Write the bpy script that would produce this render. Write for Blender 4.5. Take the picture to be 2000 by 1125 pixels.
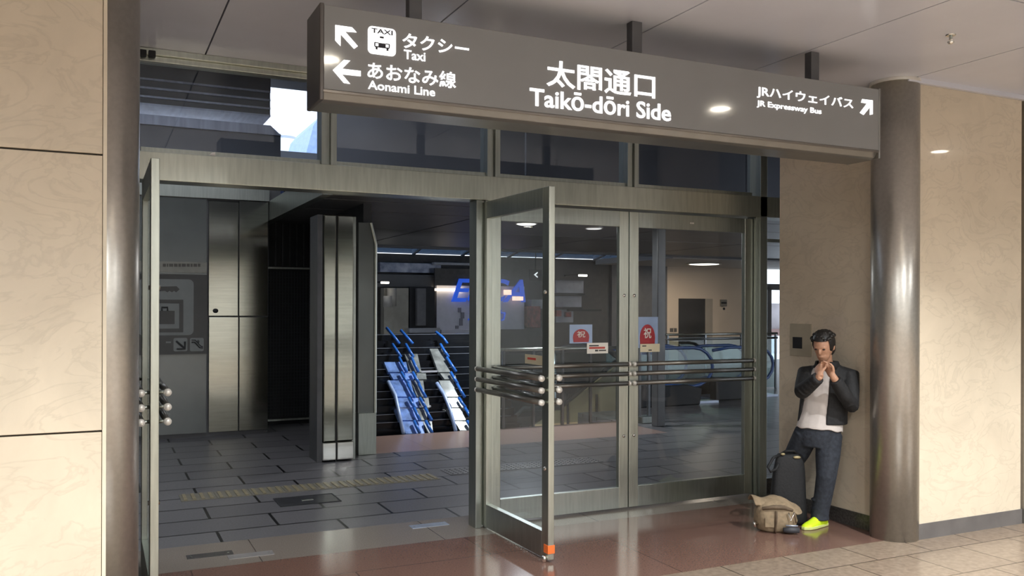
import bpy, bmesh, math, random
from mathutils import Vector, Matrix

random.seed(7)
S = bpy.context.scene
COL = S.collection
for o in list(bpy.data.objects):
    bpy.data.objects.remove(o)

# ------------------------------------------------------------------ camera
FPX, YAW, ROLL, CAMH, SH = 1700.0, math.radians(25.5), math.radians(0.18), 1.70, 37.0
Fv = Vector((math.sin(YAW), math.cos(YAW), 0))
Rv = Vector((math.cos(YAW), -math.sin(YAW), 0))
Uv = Vector((0, 0, 1))
cd = bpy.data.cameras.new('camera')
cam = bpy.data.objects.new('camera', cd)
COL.objects.link(cam)
rc = Rv * math.cos(ROLL) + Uv * math.sin(ROLL)
uc = Uv * math.cos(ROLL) - Rv * math.sin(ROLL)
bk = -Fv
cam.matrix_world = Matrix(((rc.x, uc.x, bk.x, 0), (rc.y, uc.y, bk.y, 0), (rc.z, uc.z, bk.z, CAMH), (0, 0, 0, 1)))
cd.sensor_width = 36
cd.lens = FPX / 2000 * 36
cd.shift_y = SH / 2000
cd.clip_end = 500
S.camera = cam


def ray(u, v):
    du, dv = u - 1000, v - 562.5 - SH
    a = du * math.cos(ROLL) + dv * math.sin(ROLL)
    b = -du * math.sin(ROLL) + dv * math.cos(ROLL)
    return Fv + Rv * (a / FPX) - Uv * (b / FPX)


def onY(u, v, y):
    d = ray(u, v)
    return Vector((0, 0, CAMH)) + d * (y / d.y)


def onX(u, v, x):
    d = ray(u, v)
    return Vector((0, 0, CAMH)) + d * (x / d.x)


def onZ(u, v, z=0.0):
    d = ray(u, v)
    return Vector((0, 0, CAMH)) + d * ((z - CAMH) / d.z)


# ------------------------------------------------------------------ world + light
W = bpy.data.worlds.new('world')
S.world = W
W.use_nodes = True
bg = W.node_tree.nodes['Background']
bg.inputs['Color'].default_value = (0.86, 0.91, 1.0, 1)
bg.inputs['Strength'].default_value = 1.6
S.view_settings.view_transform = 'Standard'
S.view_settings.look = 'None'
S.view_settings.gamma = 1
S.view_settings.exposure = 0.66
S.view_settings.use_curve_mapping = False

LAMP_SPOTS = []          # concourse downlights (x, y)
for ly in (2.55, -0.6, -3.8):
    for lx in (-2.0, 1.40, 4.72, 8.1):
        LAMP_SPOTS.append((lx, ly))
CEIL = 3.38


def lamp_area(name, loc, size, energy, color, spread=math.pi, rot=(0, 0, 0), shape='DISK', size_y=None):
    l = bpy.data.lights.new(name, 'AREA')
    l.shape = shape
    l.size = size
    if size_y:
        l.size_y = size_y
    l.energy = energy
    l.color = color
    l.spread = spread
    o = bpy.data.objects.new(name, l)
    o.location = loc
    o.rotation_euler = rot
    COL.objects.link(o)
    return o


WARM = (0.95, 0.985, 1.0)
E_DOWN = 140


# ------------------------------------------------------------------ helpers
class MB:
    def __init__(s):
        s.bm = bmesh.new()

    def face(s, pts):
        try:
            return s.bm.faces.new([s.bm.verts.new(p) for p in pts])
        except ValueError:
            return None

    def box(s, x0, x1, y0, y1, z0, z1):
        x0, x1 = sorted((x0, x1)); y0, y1 = sorted((y0, y1)); z0, z1 = sorted((z0, z1))
        v = [s.bm.verts.new(p) for p in ((x0, y0, z0), (x1, y0, z0), (x1, y1, z0), (x0, y1, z0),
                                         (x0, y0, z1), (x1, y0, z1), (x1, y1, z1), (x0, y1, z1))]
        for f in ((3, 2, 1, 0), (4, 5, 6, 7), (0, 1, 5, 4), (1, 2, 6, 5), (2, 3, 7, 6), (3, 0, 4, 7)):
            s.bm.faces.new([v[i] for i in f])
        return s

    def prism(s, pts, vec):
        vec = Vector(vec)
        a = [s.bm.verts.new(p) for p in pts]
        b = [s.bm.verts.new(Vector(p) + vec) for p in pts]
        n = len(a)
        s.bm.faces.new(a)
        s.bm.faces.new(b[::-1])
        for i in range(n):
            s.bm.faces.new([a[i], b[i], b[(i + 1) % n], a[(i + 1) % n]])
        return s

    def loft(s, rings, closed=True, cap=True):
        R = [[s.bm.verts.new(p) for p in r] for r in rings]
        n = len(R[0])
        for i in range(len(R) - 1):
            for j in range(n if closed else n - 1):
                k = (j + 1) % n
                s.bm.faces.new([R[i][j], R[i][k], R[i + 1][k], R[i + 1][j]])
        if cap and closed:
            s.bm.faces.new(R[0][::-1])
            s.bm.faces.new(R[-1])
        return s

    def tube(s, pts, rad, seg=10, squash=1.0):
        pts = [Vector(p) for p in pts]
        if not isinstance(rad, (list, tuple)):
            rad = [rad] * len(pts)
        rings = []
        up = None
        for i, p in enumerate(pts):
            t = (pts[min(i + 1, len(pts) - 1)] - pts[max(i - 1, 0)]).normalized()
            if up is None:
                up = Vector((0, 0, 1)) if abs(t.z) < .9 else Vector((1, 0, 0))
            a = t.cross(up)
            if a.length < 1e-4:
                a = t.orthogonal()
            a.normalize()
            b = a.cross(t).normalized()
            up = b
            rings.append([p + a * (math.cos(2 * math.pi * k / seg) * rad[i]) + b * (math.sin(2 * math.pi * k / seg) * rad[i] * squash) for k in range(seg)])
        return s.loft(rings)

    def cyl(s, p0, p1, r, seg=16):
        return s.tube([p0, p1], r, seg)

    def lathe(s, c, prof, seg=32):
        c = Vector(c)
        rings = [[c + Vector((r * math.cos(2 * math.pi * k / seg), r * math.sin(2 * math.pi * k / seg), z)) for k in range(seg)] for r, z in prof]
        return s.loft(rings)

    def ball(s, c, rx, ry, rz, ax=None, seg=16, rows=10):
        c = Vector(c)
        if ax is None:
            ax = (Vector((1, 0, 0)), Vector((0, 1, 0)), Vector((0, 0, 1)))
        rings = []
        for i in range(1, rows):
            th = math.pi * i / rows
            rings.append([c + ax[0] * (rx * math.sin(th) * math.cos(2 * math.pi * k / seg)) + ax[1] * (ry * math.sin(th) * math.sin(2 * math.pi * k / seg)) - ax[2] * (rz * math.cos(th)) for k in range(seg)])
        return s.loft(rings)

    def build(s, name, mat, parent=None, bevel=0, smooth=False, local=False, remesh=0, solid=0, sub=0, anchor='base'):
        bm = s.bm
        bmesh.ops.recalc_face_normals(bm, faces=bm.faces[:])
        off = Vector((0, 0, 0))
        if parent is not None and not local:
            off = world_of(parent)
        elif parent is None:
            xs = [v.co.x for v in bm.verts]; ys = [v.co.y for v in bm.verts]; zs = [v.co.z for v in bm.verts]
            off = Vector(((min(xs) + max(xs)) / 2, (min(ys) + max(ys)) / 2, min(zs)))
        for v in bm.verts:
            v.co -= off
        me = bpy.data.meshes.new(name)
        bm.to_mesh(me)
        bm.free()
        o = bpy.data.objects.new(name, me)
        COL.objects.link(o)
        me.materials.append(mat)
        if parent is not None:
            o.parent = parent
            if local == 'off':
                pass
        else:
            o.location = off
        if smooth:
            for p in me.polygons:
                p.use_smooth = True
        if remesh:
            m = o.modifiers.new('r', 'REMESH'); m.mode = 'VOXEL'; m.voxel_size = remesh; m.use_smooth_shade = True
            m = o.modifiers.new('s', 'SMOOTH'); m.factor = .5; m.iterations = 6
            apply_mods(o)
        if solid:
            m = o.modifiers.new('so', 'SOLIDIFY'); m.thickness = solid; m.offset = 0
        if sub:
            m = o.modifiers.new('su', 'SUBSURF'); m.levels = sub; m.render_levels = sub
        if bevel:
            m = o.modifiers.new('b', 'BEVEL'); m.width = bevel; m.segments = 2; m.limit_method = 'ANGLE'
        return o


def apply_mods(o):
    dg = bpy.context.evaluated_depsgraph_get()
    me = bpy.data.meshes.new_from_object(o.evaluated_get(dg))
    mats = list(o.data.materials)
    o.modifiers.clear()
    o.data = me
    me.materials.clear()
    for m in mats:
        me.materials.append(m)
    for p in me.polygons:
        p.use_smooth = True


def world_of(o):
    v = Vector((0, 0, 0))
    while o is not None:
        v += o.location
        o = o.parent
    return v


def tag(o, label, cat, group=None, kind=None):
    o['label'] = label
    o['category'] = cat
    if group:
        o['group'] = group
    if kind:
        o['kind'] = kind
    return o


def thing(name, label, cat, loc=(0, 0, 0), rz=0, group=None, kind=None):
    o = bpy.data.objects.new(name, None)
    COL.objects.link(o)
    o.empty_display_size = .1
    o.location = loc
    o.rotation_euler = (0, 0, rz)
    return tag(o, label, cat, group, kind)


def struct(name, mb, mat, label, cat, **kw):
    return tag(mb.build(name, mat, None, **kw), label, cat, None, 'structure')


def dup(root, loc, label=None, rz=None):
    c = root.copy(); COL.objects.link(c)
    c.location = loc
    if rz is not None:
        c.rotation_euler = (0, 0, rz)
    if label:
        c['label'] = label
    for ch in root.children:
        d = ch.copy(); COL.objects.link(d); d.parent = c
        for g in ch.children:
            e = g.copy(); COL.objects.link(e); e.parent = d
    return c


def mat(name, col, rough=.5, metal=0.0, spec=.5, var=0.0, scale=8.0, col2=None, stretch=None, bump=0.0, emit=None, estr=0, coat=0.0):
    m = bpy.data.materials.new(name)
    m.use_nodes = True
    nt = m.node_tree
    p = nt.nodes['Principled BSDF']
    p.inputs['Base Color'].default_value = (*col, 1)
    p.inputs['Roughness'].default_value = rough
    p.inputs['Metallic'].default_value = metal
    p.inputs['Specular IOR Level'].default_value = spec
    p.inputs['Coat Weight'].default_value = coat
    p.inputs['Coat Roughness'].default_value = .04
    if var or col2 or bump:
        geo = nt.nodes.new('ShaderNodeNewGeometry')
        mp = nt.nodes.new('ShaderNodeMapping')
        nt.links.new(geo.outputs['Position'], mp.inputs['Vector'])
        if stretch:
            mp.inputs['Scale'].default_value = stretch
        nz = nt.nodes.new('ShaderNodeTexNoise')
        nz.inputs['Scale'].default_value = scale
        nz.inputs['Detail'].default_value = 5
        nt.links.new(mp.outputs[0], nz.inputs['Vector'])
        mx = nt.nodes.new('ShaderNodeMix'); mx.data_type = 'RGBA'
        c2 = col2 if col2 else tuple(max(0, c * (1 - var)) for c in col)
        c1 = col if col2 else tuple(min(1, c * (1 + var)) for c in col)
        mx.inputs[6].default_value = (*c1, 1)
        mx.inputs[7].default_value = (*c2, 1)
        rp = nt.nodes.new('ShaderNodeValToRGB')
        rp.color_ramp.elements[0].position = .35
        rp.color_ramp.elements[1].position = .65
        nt.links.new(nz.outputs[0], rp.inputs[0])
        nt.links.new(rp.outputs[0], mx.inputs[0])
        nt.links.new(mx.outputs[2], p.inputs['Base Color'])
        if bump:
            b = nt.nodes.new('ShaderNodeBump'); b.inputs['Strength'].default_value = bump
            b.inputs['Distance'].default_value = .02
            nt.links.new(nz.outputs[0], b.inputs['Height'])
            nt.links.new(b.outputs[0], p.inputs['Normal'])
    if emit:
        p.inputs['Emission Color'].default_value = (*emit, 1)
        p.inputs['Emission Strength'].default_value = estr
    return m


def srgb(r, g, b):
    f = lambda c: ((c / 255 + .055) / 1.055) ** 2.4 if c > 10 else c / 255 / 12.92
    return (f(r), f(g), f(b))


def tile_mat(name, c1, c2, joint, bw, bh, jw, rough, offx=0, offy=0, speck=60, coat=0.0, spec=.5, offset=.5):
    m = bpy.data.materials.new(name)
    m.use_nodes = True
    nt = m.node_tree
    p = nt.nodes['Principled BSDF']
    geo = nt.nodes.new('ShaderNodeNewGeometry')
    mp = nt.nodes.new('ShaderNodeMapping')
    mp.inputs['Location'].default_value = (offx, offy, 0)
    nt.links.new(geo.outputs['Position'], mp.inputs['Vector'])
    br = nt.nodes.new('ShaderNodeTexBrick')
    br.offset = offset
    br.inputs['Color1'].default_value = (*c1, 1)
    br.inputs['Color2'].default_value = (*c2, 1)
    br.inputs['Mortar'].default_value = (*joint, 1)
    br.inputs['Scale'].default_value = 1
    br.inputs['Mortar Size'].default_value = jw
    br.inputs['Mortar Smooth'].default_value = .1
    br.inputs['Brick Width'].default_value = bw
    br.inputs['Row Height'].default_value = bh
    nt.links.new(mp.outputs[0], br.inputs['Vector'])
    nz = nt.nodes.new('ShaderNodeTexNoise')
    nz.inputs['Scale'].default_value = speck
    nz.inputs['Detail'].default_value = 4
    nt.links.new(geo.outputs['Position'], nz.inputs['Vector'])
    mx = nt.nodes.new('ShaderNodeMix'); mx.data_type = 'RGBA'; mx.blend_type = 'OVERLAY'
    mx.inputs[0].default_value = .45
    nt.links.new(br.outputs[0], mx.inputs[6])
    nt.links.new(nz.outputs[1], mx.inputs[7])
    hsv = nt.nodes.new('ShaderNodeHueSaturation'); hsv.inputs['Saturation'].default_value = 0
    nt.links.new(nz.outputs[0], hsv.inputs['Color'])
    nt.links.new(hsv.outputs[0], mx.inputs[7])
    nt.links.new(mx.outputs[2], p.inputs['Base Color'])
    p.inputs['Roughness'].default_value = rough
    p.inputs['Specular IOR Level'].default_value = spec
    p.inputs['Coat Weight'].default_value = coat
    p.inputs['Coat Roughness'].default_value = .08
    b = nt.nodes.new('ShaderNodeBump'); b.inputs['Strength'].default_value = .15; b.inputs['Distance'].default_value = .01
    b.invert = True
    nt.links.new(br.outputs[1], b.inputs['Height'])
    nt.links.new(b.outputs[0], p.inputs['Normal'])
    return m


def glass_mat(name, tint=(1, 1, 1), refl=1.0, rough=0.0):
    m = bpy.data.materials.new(name)
    m.use_nodes = True
    nt = m.node_tree
    nt.nodes.remove(nt.nodes['Principled BSDF'])
    out = nt.nodes['Material Output']
    t = nt.nodes.new('ShaderNodeBsdfTransparent'); t.inputs[0].default_value = (*tint, 1)
    g = nt.nodes.new('ShaderNodeBsdfGlossy'); g.inputs['Roughness'].default_value = rough
    g.inputs[0].default_value = (refl, refl, refl, 1)
    lw = nt.nodes.new('ShaderNodeLayerWeight'); lw.inputs[0].default_value = .5
    pw = nt.nodes.new('ShaderNodeMath'); pw.operation = 'POWER'; pw.inputs[1].default_value = 5
    nt.links.new(lw.outputs['Facing'], pw.inputs[0])
    fr = nt.nodes.new('ShaderNodeMath'); fr.operation = 'MULTIPLY_ADD'
    fr.inputs[1].default_value = .70; fr.inputs[2].default_value = .035
    nt.links.new(pw.outputs[0], fr.inputs[0])
    nz = nt.nodes.new('ShaderNodeTexNoise'); nz.inputs['Scale'].default_value = .6
    b = nt.nodes.new('ShaderNodeBump'); b.inputs['Strength'].default_value = .02
    nt.links.new(nz.outputs[0], b.inputs['Height'])
    nt.links.new(b.outputs[0], g.inputs['Normal'])
    mx = nt.nodes.new('ShaderNodeMixShader')
    nt.links.new(fr.outputs[0], mx.inputs[0])
    nt.links.new(t.outputs[0], mx.inputs[1])
    nt.links.new(g.outputs[0], mx.inputs[2])
    nt.links.new(mx.outputs[0], out.inputs[0])
    return m


def marble_mat(name, base, vein):
    m = bpy.data.materials.new(name)
    m.use_nodes = True
    nt = m.node_tree
    p = nt.nodes['Principled BSDF']
    geo = nt.nodes.new('ShaderNodeNewGeometry')
    nz = nt.nodes.new('ShaderNodeTexNoise')
    nz.inputs['Scale'].default_value = 1.6; nz.inputs['Detail'].default_value = 9; nz.inputs['Roughness'].default_value = .62
    nz.inputs['Distortion'].default_value = 1.2
    nt.links.new(geo.outputs['Position'], nz.inputs['Vector'])
    rp = nt.nodes.new('ShaderNodeValToRGB')
    e = rp.color_ramp.elements
    e[0].position = .30; e[0].color = (*[c * .90 for c in base], 1)
    e[1].position = .70; e[1].color = (*[min(1, c * 1.05) for c in base], 1)
    nt.links.new(nz.outputs[0], rp.inputs[0])
    wv = nt.nodes.new('ShaderNodeTexNoise')
    wv.inputs['Scale'].default_value = 2.4; wv.inputs['Detail'].default_value = 6; wv.inputs['Distortion'].default_value = 2.5
    mp = nt.nodes.new('ShaderNodeMapping'); mp.inputs['Rotation'].default_value = (0, .5, 0); mp.inputs['Scale'].default_value = (1, 1, 1.8)
    nt.links.new(geo.outputs['Position'], mp.inputs[0])
    nt.links.new(mp.outputs[0], wv.inputs['Vector'])
    r2 = nt.nodes.new('ShaderNodeValToRGB')
    q = r2.color_ramp.elements
    q[0].position = .46; q[0].color = (0, 0, 0, 1)
    q[1].position = .54; q[1].color = (0, 0, 0, 1)
    k = q.new(.5); k.color = (.35, .35, .35, 1)
    nt.links.new(wv.outputs[0], r2.inputs[0])
    mx = nt.nodes.new('ShaderNodeMix'); mx.data_type = 'RGBA'
    nt.links.new(r2.outputs[0], mx.inputs[0])
    nt.links.new(rp.outputs[0], mx.inputs[6])
    mx.inputs[7].default_value = (*vein, 1)
    nt.links.new(mx.outputs[2], p.inputs['Base Color'])
    p.inputs['Roughness'].default_value = .22
    p.inputs['Coat Weight'].default_value = .6
    p.inputs['Coat Roughness'].default_value = .03
    p.inputs['Specular IOR Level'].default_value = .45
    return m


MARBLE = marble_mat('marble', (.67, .575, .44), (.48, .41, .31))
BACKW = mat('back_wall', (.30, .30, .285), .5, var=.05)
DARK = mat('dark', (.012, .013, .015), .6, var=.2)
BASEB = mat('dark_granite', (.055, .05, .048), .25, var=.3, scale=60)
STEEL = mat('brushed_steel', (.50, .515, .45), .34, 1.0, var=.08, scale=6, stretch=(8, 8, .6))
STEELD = mat('dull_steel', (.41, .435, .40), .36, 1.0, var=.08, scale=6, stretch=(8, 8, .6))
MIRROR = mat('polished_steel', (.36, .36, .31), .12, 1.0, var=.06, scale=5, stretch=(.5, .5, 9))
COLM = mat('column_paint', (.50, .475, .43), .33, .85, var=.05, scale=40)
CHROME = mat('chrome', (.85, .83, .78), .12, 1.0, var=.02)
CAPM = mat('cap_alu', (.75, .72, .66), .35, .3, var=.05)
CEILM = mat('ceiling_panel', (.64, .65, .72), .25, 0.0, var=.03, scale=2)
SIGNM = mat('sign_face', (.225, .228, .23), .10, 0.0, .6, var=.02, scale=3, coat=.6)
SIGNB = mat('sign_body', (.24, .235, .22), .35, .7, var=.05)
LETTER = mat('lit_letter', (.9, .9, .9), .5, emit=(1, 1, 1), estr=.8, var=.01)
SIGNK = mat('sign_dark', (.025, .025, .035), .5, var=.05)
GLASS = glass_mat('door_glass', (.93, .95, .96))
GLASST = glass_mat('transom_glass', (.80, .84, .90))
GLASSG = glass_mat('guard_glass', (.72, .80, .80))
GLASSB = mat('blue_panel', (.42, .55, .85), .2, var=.15, scale=5)
FLOOR_BEIGE = tile_mat('floor_beige', srgb(136, 120, 104), srgb(128, 112, 97), srgb(78, 66, 56), .53, .44, .006, .22, offx=.27, offy=.165, speck=25)
FLOOR_BROWN = tile_mat('floor_brown', srgb(114, 87, 76), srgb(108, 82, 72), srgb(80, 60, 52), 1.9, 1.38, .004, .14, offx=.4, offy=.06, speck=90)
FLOOR_GRAN = tile_mat('floor_granite', srgb(132, 122, 112), srgb(122, 113, 104), srgb(80, 72, 66), 1.3, .66, .004, .2, offx=.3, speck=110)
PAVER = tile_mat('paver', srgb(104, 102, 103), srgb(94, 92, 94), srgb(14, 14, 16), 0.92, .43, .012, .36, offx=.1, offy=.0, speck=60, spec=.3)
PINK = tile_mat('pink_stone', srgb(150, 128, 118), srgb(146, 122, 112), srgb(100, 84, 76), 1.8, 1.4, .004, .3, speck=80)

# ------------------------------------------------------------------ concourse shell
XL, XR, YB = -6.0, 12.0, -5.6
FY = 6.21                                    # plane of the doors
struct('floor', MB().box(XL, XR, YB, 4.57, -.06, 0), FLOOR_BEIGE, 'beige stone tile floor of the concourse at lower right', 'floor')
struct('floor', MB().box(XL, XR, 4.57, 5.94, -.06, 0), FLOOR_BROWN, 'polished red-brown granite band of floor before the doors', 'floor')
struct('floor', MB().box(XL, XR, 5.94, 6.55, -.06, 0), FLOOR_GRAN, 'grey-brown granite threshold strip under the glass doors', 'floor')
mb = MB().box(-5, 21, 6.55, 9.75, -.06, 0).box(-5, 2.9, 9.75, 13.2, -.06, 0).box(7.0, 21, 11.0, 22.2, -.06, 0).box(7.0, 21, 9.75, 11.0, -.06, 0)
struct('floor', mb, PAVER, 'dark grey paver floor beyond the glass doors', 'floor')
struct('floor', MB().box(2.9, 7.0, 9.75, 11.05, -.5, 0.0), PINK, 'pale pinkish stone landing behind the open door', 'floor')

# ceiling of the concourse: panels with dark joints
mb = MB()
xs = [XL] + [.65 + 1.18 * k for k in range(-5, 10)]
xs = [x for x in xs if x < XR] + [XR]
ys = [YB, -3.15, 0, 3.11, 6.35]
for i in range(len(xs) - 1):
    for j in range(len(ys) - 1):
        mb.box(xs[i] + .005, xs[i + 1] - .005, ys[j] + .005, ys[j + 1] - .005, CEIL, CEIL + .03)
struct('ceiling', mb, CEILM, 'grey metal panel ceiling of the concourse above the hanging sign', 'ceiling')
struct('ceiling', MB().box(XL, XR, YB, 6.35, CEIL + .035, CEIL + .1), DARK, 'dark backing above the ceiling panel joints', 'ceiling')


def wall_panels(x0, x1, y, t, zs, name, label):
    mb = MB()
    for a, b in zip(zs[:-1], zs[1:]):
        mb.box(x0, x1, y, y + t, a + .004, b - .004)
    return struct(name, mb, MARBLE, label, 'wall', bevel=.003)


LWY = 4.40
mb = MB().box(-6, -.0, LWY + .035, 6.35, 0, CEIL)
struct('wall_left', mb, mat('wall_core', (.10, .09, .08), .6, var=.1), 'dark wall core behind the left marble panels', 'wall')
wall_panels(-6, .022, LWY, .035, [.0, 1.126, 2.39, CEIL], 'wall_left', 'cream marble panel wall at the left edge with two joints')
struct('trim_1', MB().box(.024, .040, LWY - .004, LWY + .05, 0, CEIL), mat('trim_cream', (.70, .62, .48), .35, var=.03), 'thin cream edge strip between left marble wall and grey column', 'trim')
# right hand pier: front panel + side wall (the person's wall)
RWY = 4.48
mb = MB().box(5.33, 7.9, RWY + .03, 5.80, 0, CEIL)
struct('wall_right', mb, MARBLE, 'marble side wall that the person leans against', 'wall')
struct('wall_right', MB().box(5.44, 6.60, RWY, RWY + .03, .10, CEIL - .035), MARBLE, 'cream marble panel right of the grey column', 'wall', bevel=.003)
struct('trim_2', MB().box(6.62, 6.90, RWY - .02, RWY + .03, 0, CEIL), COLM, 'grey metal strip at the right edge of the photo', 'trim')
struct('wall_right', MB().box(6.92, 12, RWY, RWY + .03, 0, CEIL), MARBLE, 'marble panel beyond the right edge strip', 'wall')
struct('baseboard_right', MB().box(5.43, 6.61, RWY - .006, RWY + .03, 0, .115), mat('base_grey', (.12, .11, .105), .35, var=.1), 'grey skirting under the cream marble panel right of the column', 'baseboard')
struct('baseboard_side', MB().box(5.318, 5.335, 4.55, 5.81, 0, .115), BASEB, 'black skirting along the wall behind the person', 'baseboard')
struct('trim_3', MB().box(5.3, 12, RWY - .03, RWY + .03, CEIL - .035, CEIL), CEILM, 'pale trim strip where right marble panel meets ceiling', 'trim')
# walls behind the viewer
struct('wall_back', MB().box(XL, XR, YB - .1, YB, 0, CEIL), mat('back_wall_pale', (.62, .61, .59), .5, var=.03), 'unseen wall behind the viewer, paled and moved in to bounce light', 'wall')  # unseen; pale tone and near position shaped to bounce light forward
struct('wall_west', MB().box(XL - .1, XL, YB, 4.4, 0, CEIL), BACKW, 'grey wall far left behind the viewer', 'wall')
struct('wall_east', MB().box(XR, XR + .1, YB, 4.5, 0, CEIL), BACKW, 'grey wall far right behind the viewer', 'wall')


def column(cx, cy, r, label):
    mb = MB().lathe((cx, cy, 0), [(r, .0), (r, CEIL)], 64)
    o = mb.build('column', COLM, None, smooth=False)
    for p in o.data.polygons:
        p.use_smooth = abs(p.normal.z) < .5
    tag(o, label, 'column', None, 'structure')
    rg = MB().lathe((cx, cy, 0), [(r + .012, CEIL - .022), (r + .012, CEIL - .001)], 64).build('collar', CAPM, o)
    return o


column(.017, 4.62, .17, 'round grey metal column beside the left marble wall')
column(5.36, 4.62, .17, 'round grey metal column between the person and right marble panel')

# ------------------------------------------------------------------ entrance frame
BAYS = [.20, 1.486, 2.77, 4.05, 5.40]
mb = MB().box(.12, 6.2, 6.12, 6.30, 2.52, 2.705)
t1 = struct('trim_4', mb, STEEL, 'long stainless steel header beam above the glass doors', 'trim', bevel=.004)
mb = MB().box(.12, 6.2, 6.16, 6.26, 3.30, 3.338).box(.12, 6.2, 6.13, 6.29, 3.338, CEIL)
struct('trim_5', mb, STEEL, 'stainless top rail of the transom windows under the ceiling', 'trim', bevel=.003)
for u in (279, 297):
    p = onY(u, 104 + (u - 279) * .1, 6.12)
    tag(MB().box(p.x - .022, p.x + .022, 6.10, 6.135, p.z - .022, p.z + .022).build('closer_bracket', DARK, None, bevel=.006), 'small dark bracket on the transom top rail, %s the left column' % ('next to' if u < 290 else 'second from'), 'bracket')
p = onY(416, 297, 6.10)
tag(MB().prism([(p.x - .03, 6.14, 2.7055), (p.x + .02, 6.14, 2.7055), (p.x + .02, 6.14, 2.735), (p.x, 6.14, 2.73)], (0, .03, 0)).build('paper_scrap', mat('scrap', (.9, .9, .9), .5, var=.02), None), 'white scrap lying on the steel header beam under the left transom', 'paper')
for a in (.30,):
    struct('trim_6', MB().box(.16, .245, 6.14, 6.28, 0, 2.52), STEELD, 'left steel jamb behind the left open door', 'trim', bevel=.003)
mb = MB().box(2.625, 2.672, 6.14, 6.28, 0, 2.52).box(2.672, 2.70, 6.16, 6.26, 0, 2.52).box(2.70, 2.755, 6.14, 6.28, 0, 2.52)
struct('trim_7', mb, STEELD, 'steel centre jamb where the open door is hinged', 'trim', bevel=.003)
mb = MB().box(5.375, 5.40, 6.15, 6.27, 0, 2.52).box(5.40, 5.48, 6.12, 6.30, 0, 3.3)
struct('trim_8', mb, STEELD, 'steel right jamb beside the narrow side window', 'trim', bevel=.003)
n = 1
for i in range(4):
    x0, x1 = BAYS[i], BAYS[i + 1]
    w = thing('window_%d' % n, ['transom window over the left open door with bright sky beyond',
                                'transom window below the left half of the hanging sign',
                                'transom window above the first closed door leaf',
                                'transom window above the second closed door leaf'][i], 'window', ((x0 + x1) / 2, FY, 2.705), kind='structure')
    n += 1
    m = MB()
    if i > 0:
        m.box(x0 - .055, x0 - .012, 6.14, 6.28, 2.705, 3.30)
        m.box(x0 - .012, x0 + .012, 6.17, 6.25, 2.705, 3.30)
        m.box(x0 + .012, x0 + .055, 6.14, 6.28, 2.705, 3.30)
    m.box(x0 + .055, x1 - .055, 6.17, 6.25, 2.705, 2.74)
    m.build('frame', STEELD, w, bevel=.002)
    MB().box(x0 + .05, x1 - .05, 6.205, 6.215, 2.735, 3.305).build('glass_pane', GLASST, w)
w = thing('window_5', 'narrow glass side window between right jamb and marble wall', 'window', (5.8, FY, 0), kind='structure')
MB().box(5.48, 6.2, 6.205, 6.215, .14, 2.52).build('glass_pane', GLASS, w)
MB().box(5.48, 6.2, 6.17, 6.25, 0, .14).build('bottom_rail', BASEB, w)
MB().box(5.48, 6.2, 6.17, 6.25, 2.30, 2.33).build('crossbar', STEELD, w)
w = thing('window_6', 'glass strip above the side window beside the marble wall', 'window', (5.8, FY, 2.705), kind='structure')
MB().box(5.48, 6.2, 6.205, 6.215, 2.705, 3.3).build('glass_pane', GLASST, w)

# ------------------------------------------------------------------ doors
WHITEP = mat('paper_white', (.80, .77, .70), .5, var=.03)
CREAMP = mat('paper_cream', (.62, .56, .40), .5, var=.03)
REDP = mat('paper_red', (.42, .03, .04), .5, var=.08, scale=20)
BLUEP = mat('paper_blue', (.45, .55, .78), .5, var=.10, scale=6)
ORANGE = mat('orange_plastic', (.80, .16, .03), .5, var=.05)
INK = mat('ink', (.05, .05, .05), .6, var=.1)
INKR = mat('ink_red', (.55, .08, .06), .6, var=.1)
BARM = mat('push_bar', (.22, .21, .19), .32, .8, var=.05)
DZ0, DZ1, DT = .018, 2.505, .045


def make_door(i, hinge, rz, w, label, bars=True, sides=(1, -1), stile=.09):
    """leaf along local +x from the hinge; local -y faces the concourse when shut"""
    d = thing('door_%d' % i, label, 'door', (hinge[0], hinge[1], 0), rz, kind='structure')
    L = dict(local=True)
    h = DT / 2
    MB().box(0, stile, -h, h, DZ0, DZ1).build('stile', STEEL, d, bevel=.003, **L)
    MB().box(w - stile, w, -h, h, DZ0, DZ1).build('stile', STEEL, d, bevel=.003, **L)
    MB().box(stile, w - stile, -h, h, DZ1 - .13, DZ1).build('top_rail', STEELD, d, bevel=.002, **L)
    MB().box(stile, w - stile, -h, h, DZ0, DZ0 + .175).build('bottom_rail', STEELD, d, bevel=.002, **L)
    MB().box(stile - .01, w - stile + .01, -.005, .005, DZ0 + .165, DZ1 - .12).build('glass_pane', GLASS, d, **L)
    for sd in sides:
        for z in (1.225, 1.145, 1.065):
            y = -sd * (h + .045)
            b = MB().cyl((.03, y, z), (w - .03, y, z), .019, 16).build('push_bar', BARM, d, smooth=True, **L)
            m = MB().cyl((.045, -sd * h, z), (.045, y, z), .010, 10).cyl((w - .045, -sd * h, z), (w - .045, y, z), .010, 10)
            m.build('bracket', STEELD, b, smooth=True, **L)
            MB().cyl((w - .03, y, z), (w - .008, y, z), .021, 16).build('end_cap', CAPM, b, smooth=True, **L)['label'] = 'pale metal end cap'
            MB().cyl((.012, y, z), (.03, y, z), .021, 16).build('end_cap', CAPM, b, smooth=True, **L)['label'] = 'pale metal end cap'
    for z in (.62, 1.80):
        MB().cyl((w - .045, -h - .008, z), (w - .045, h + .008, z), .013, 16).build('lock_cylinder', CHROME, d, smooth=True, **L)
    return d


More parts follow.
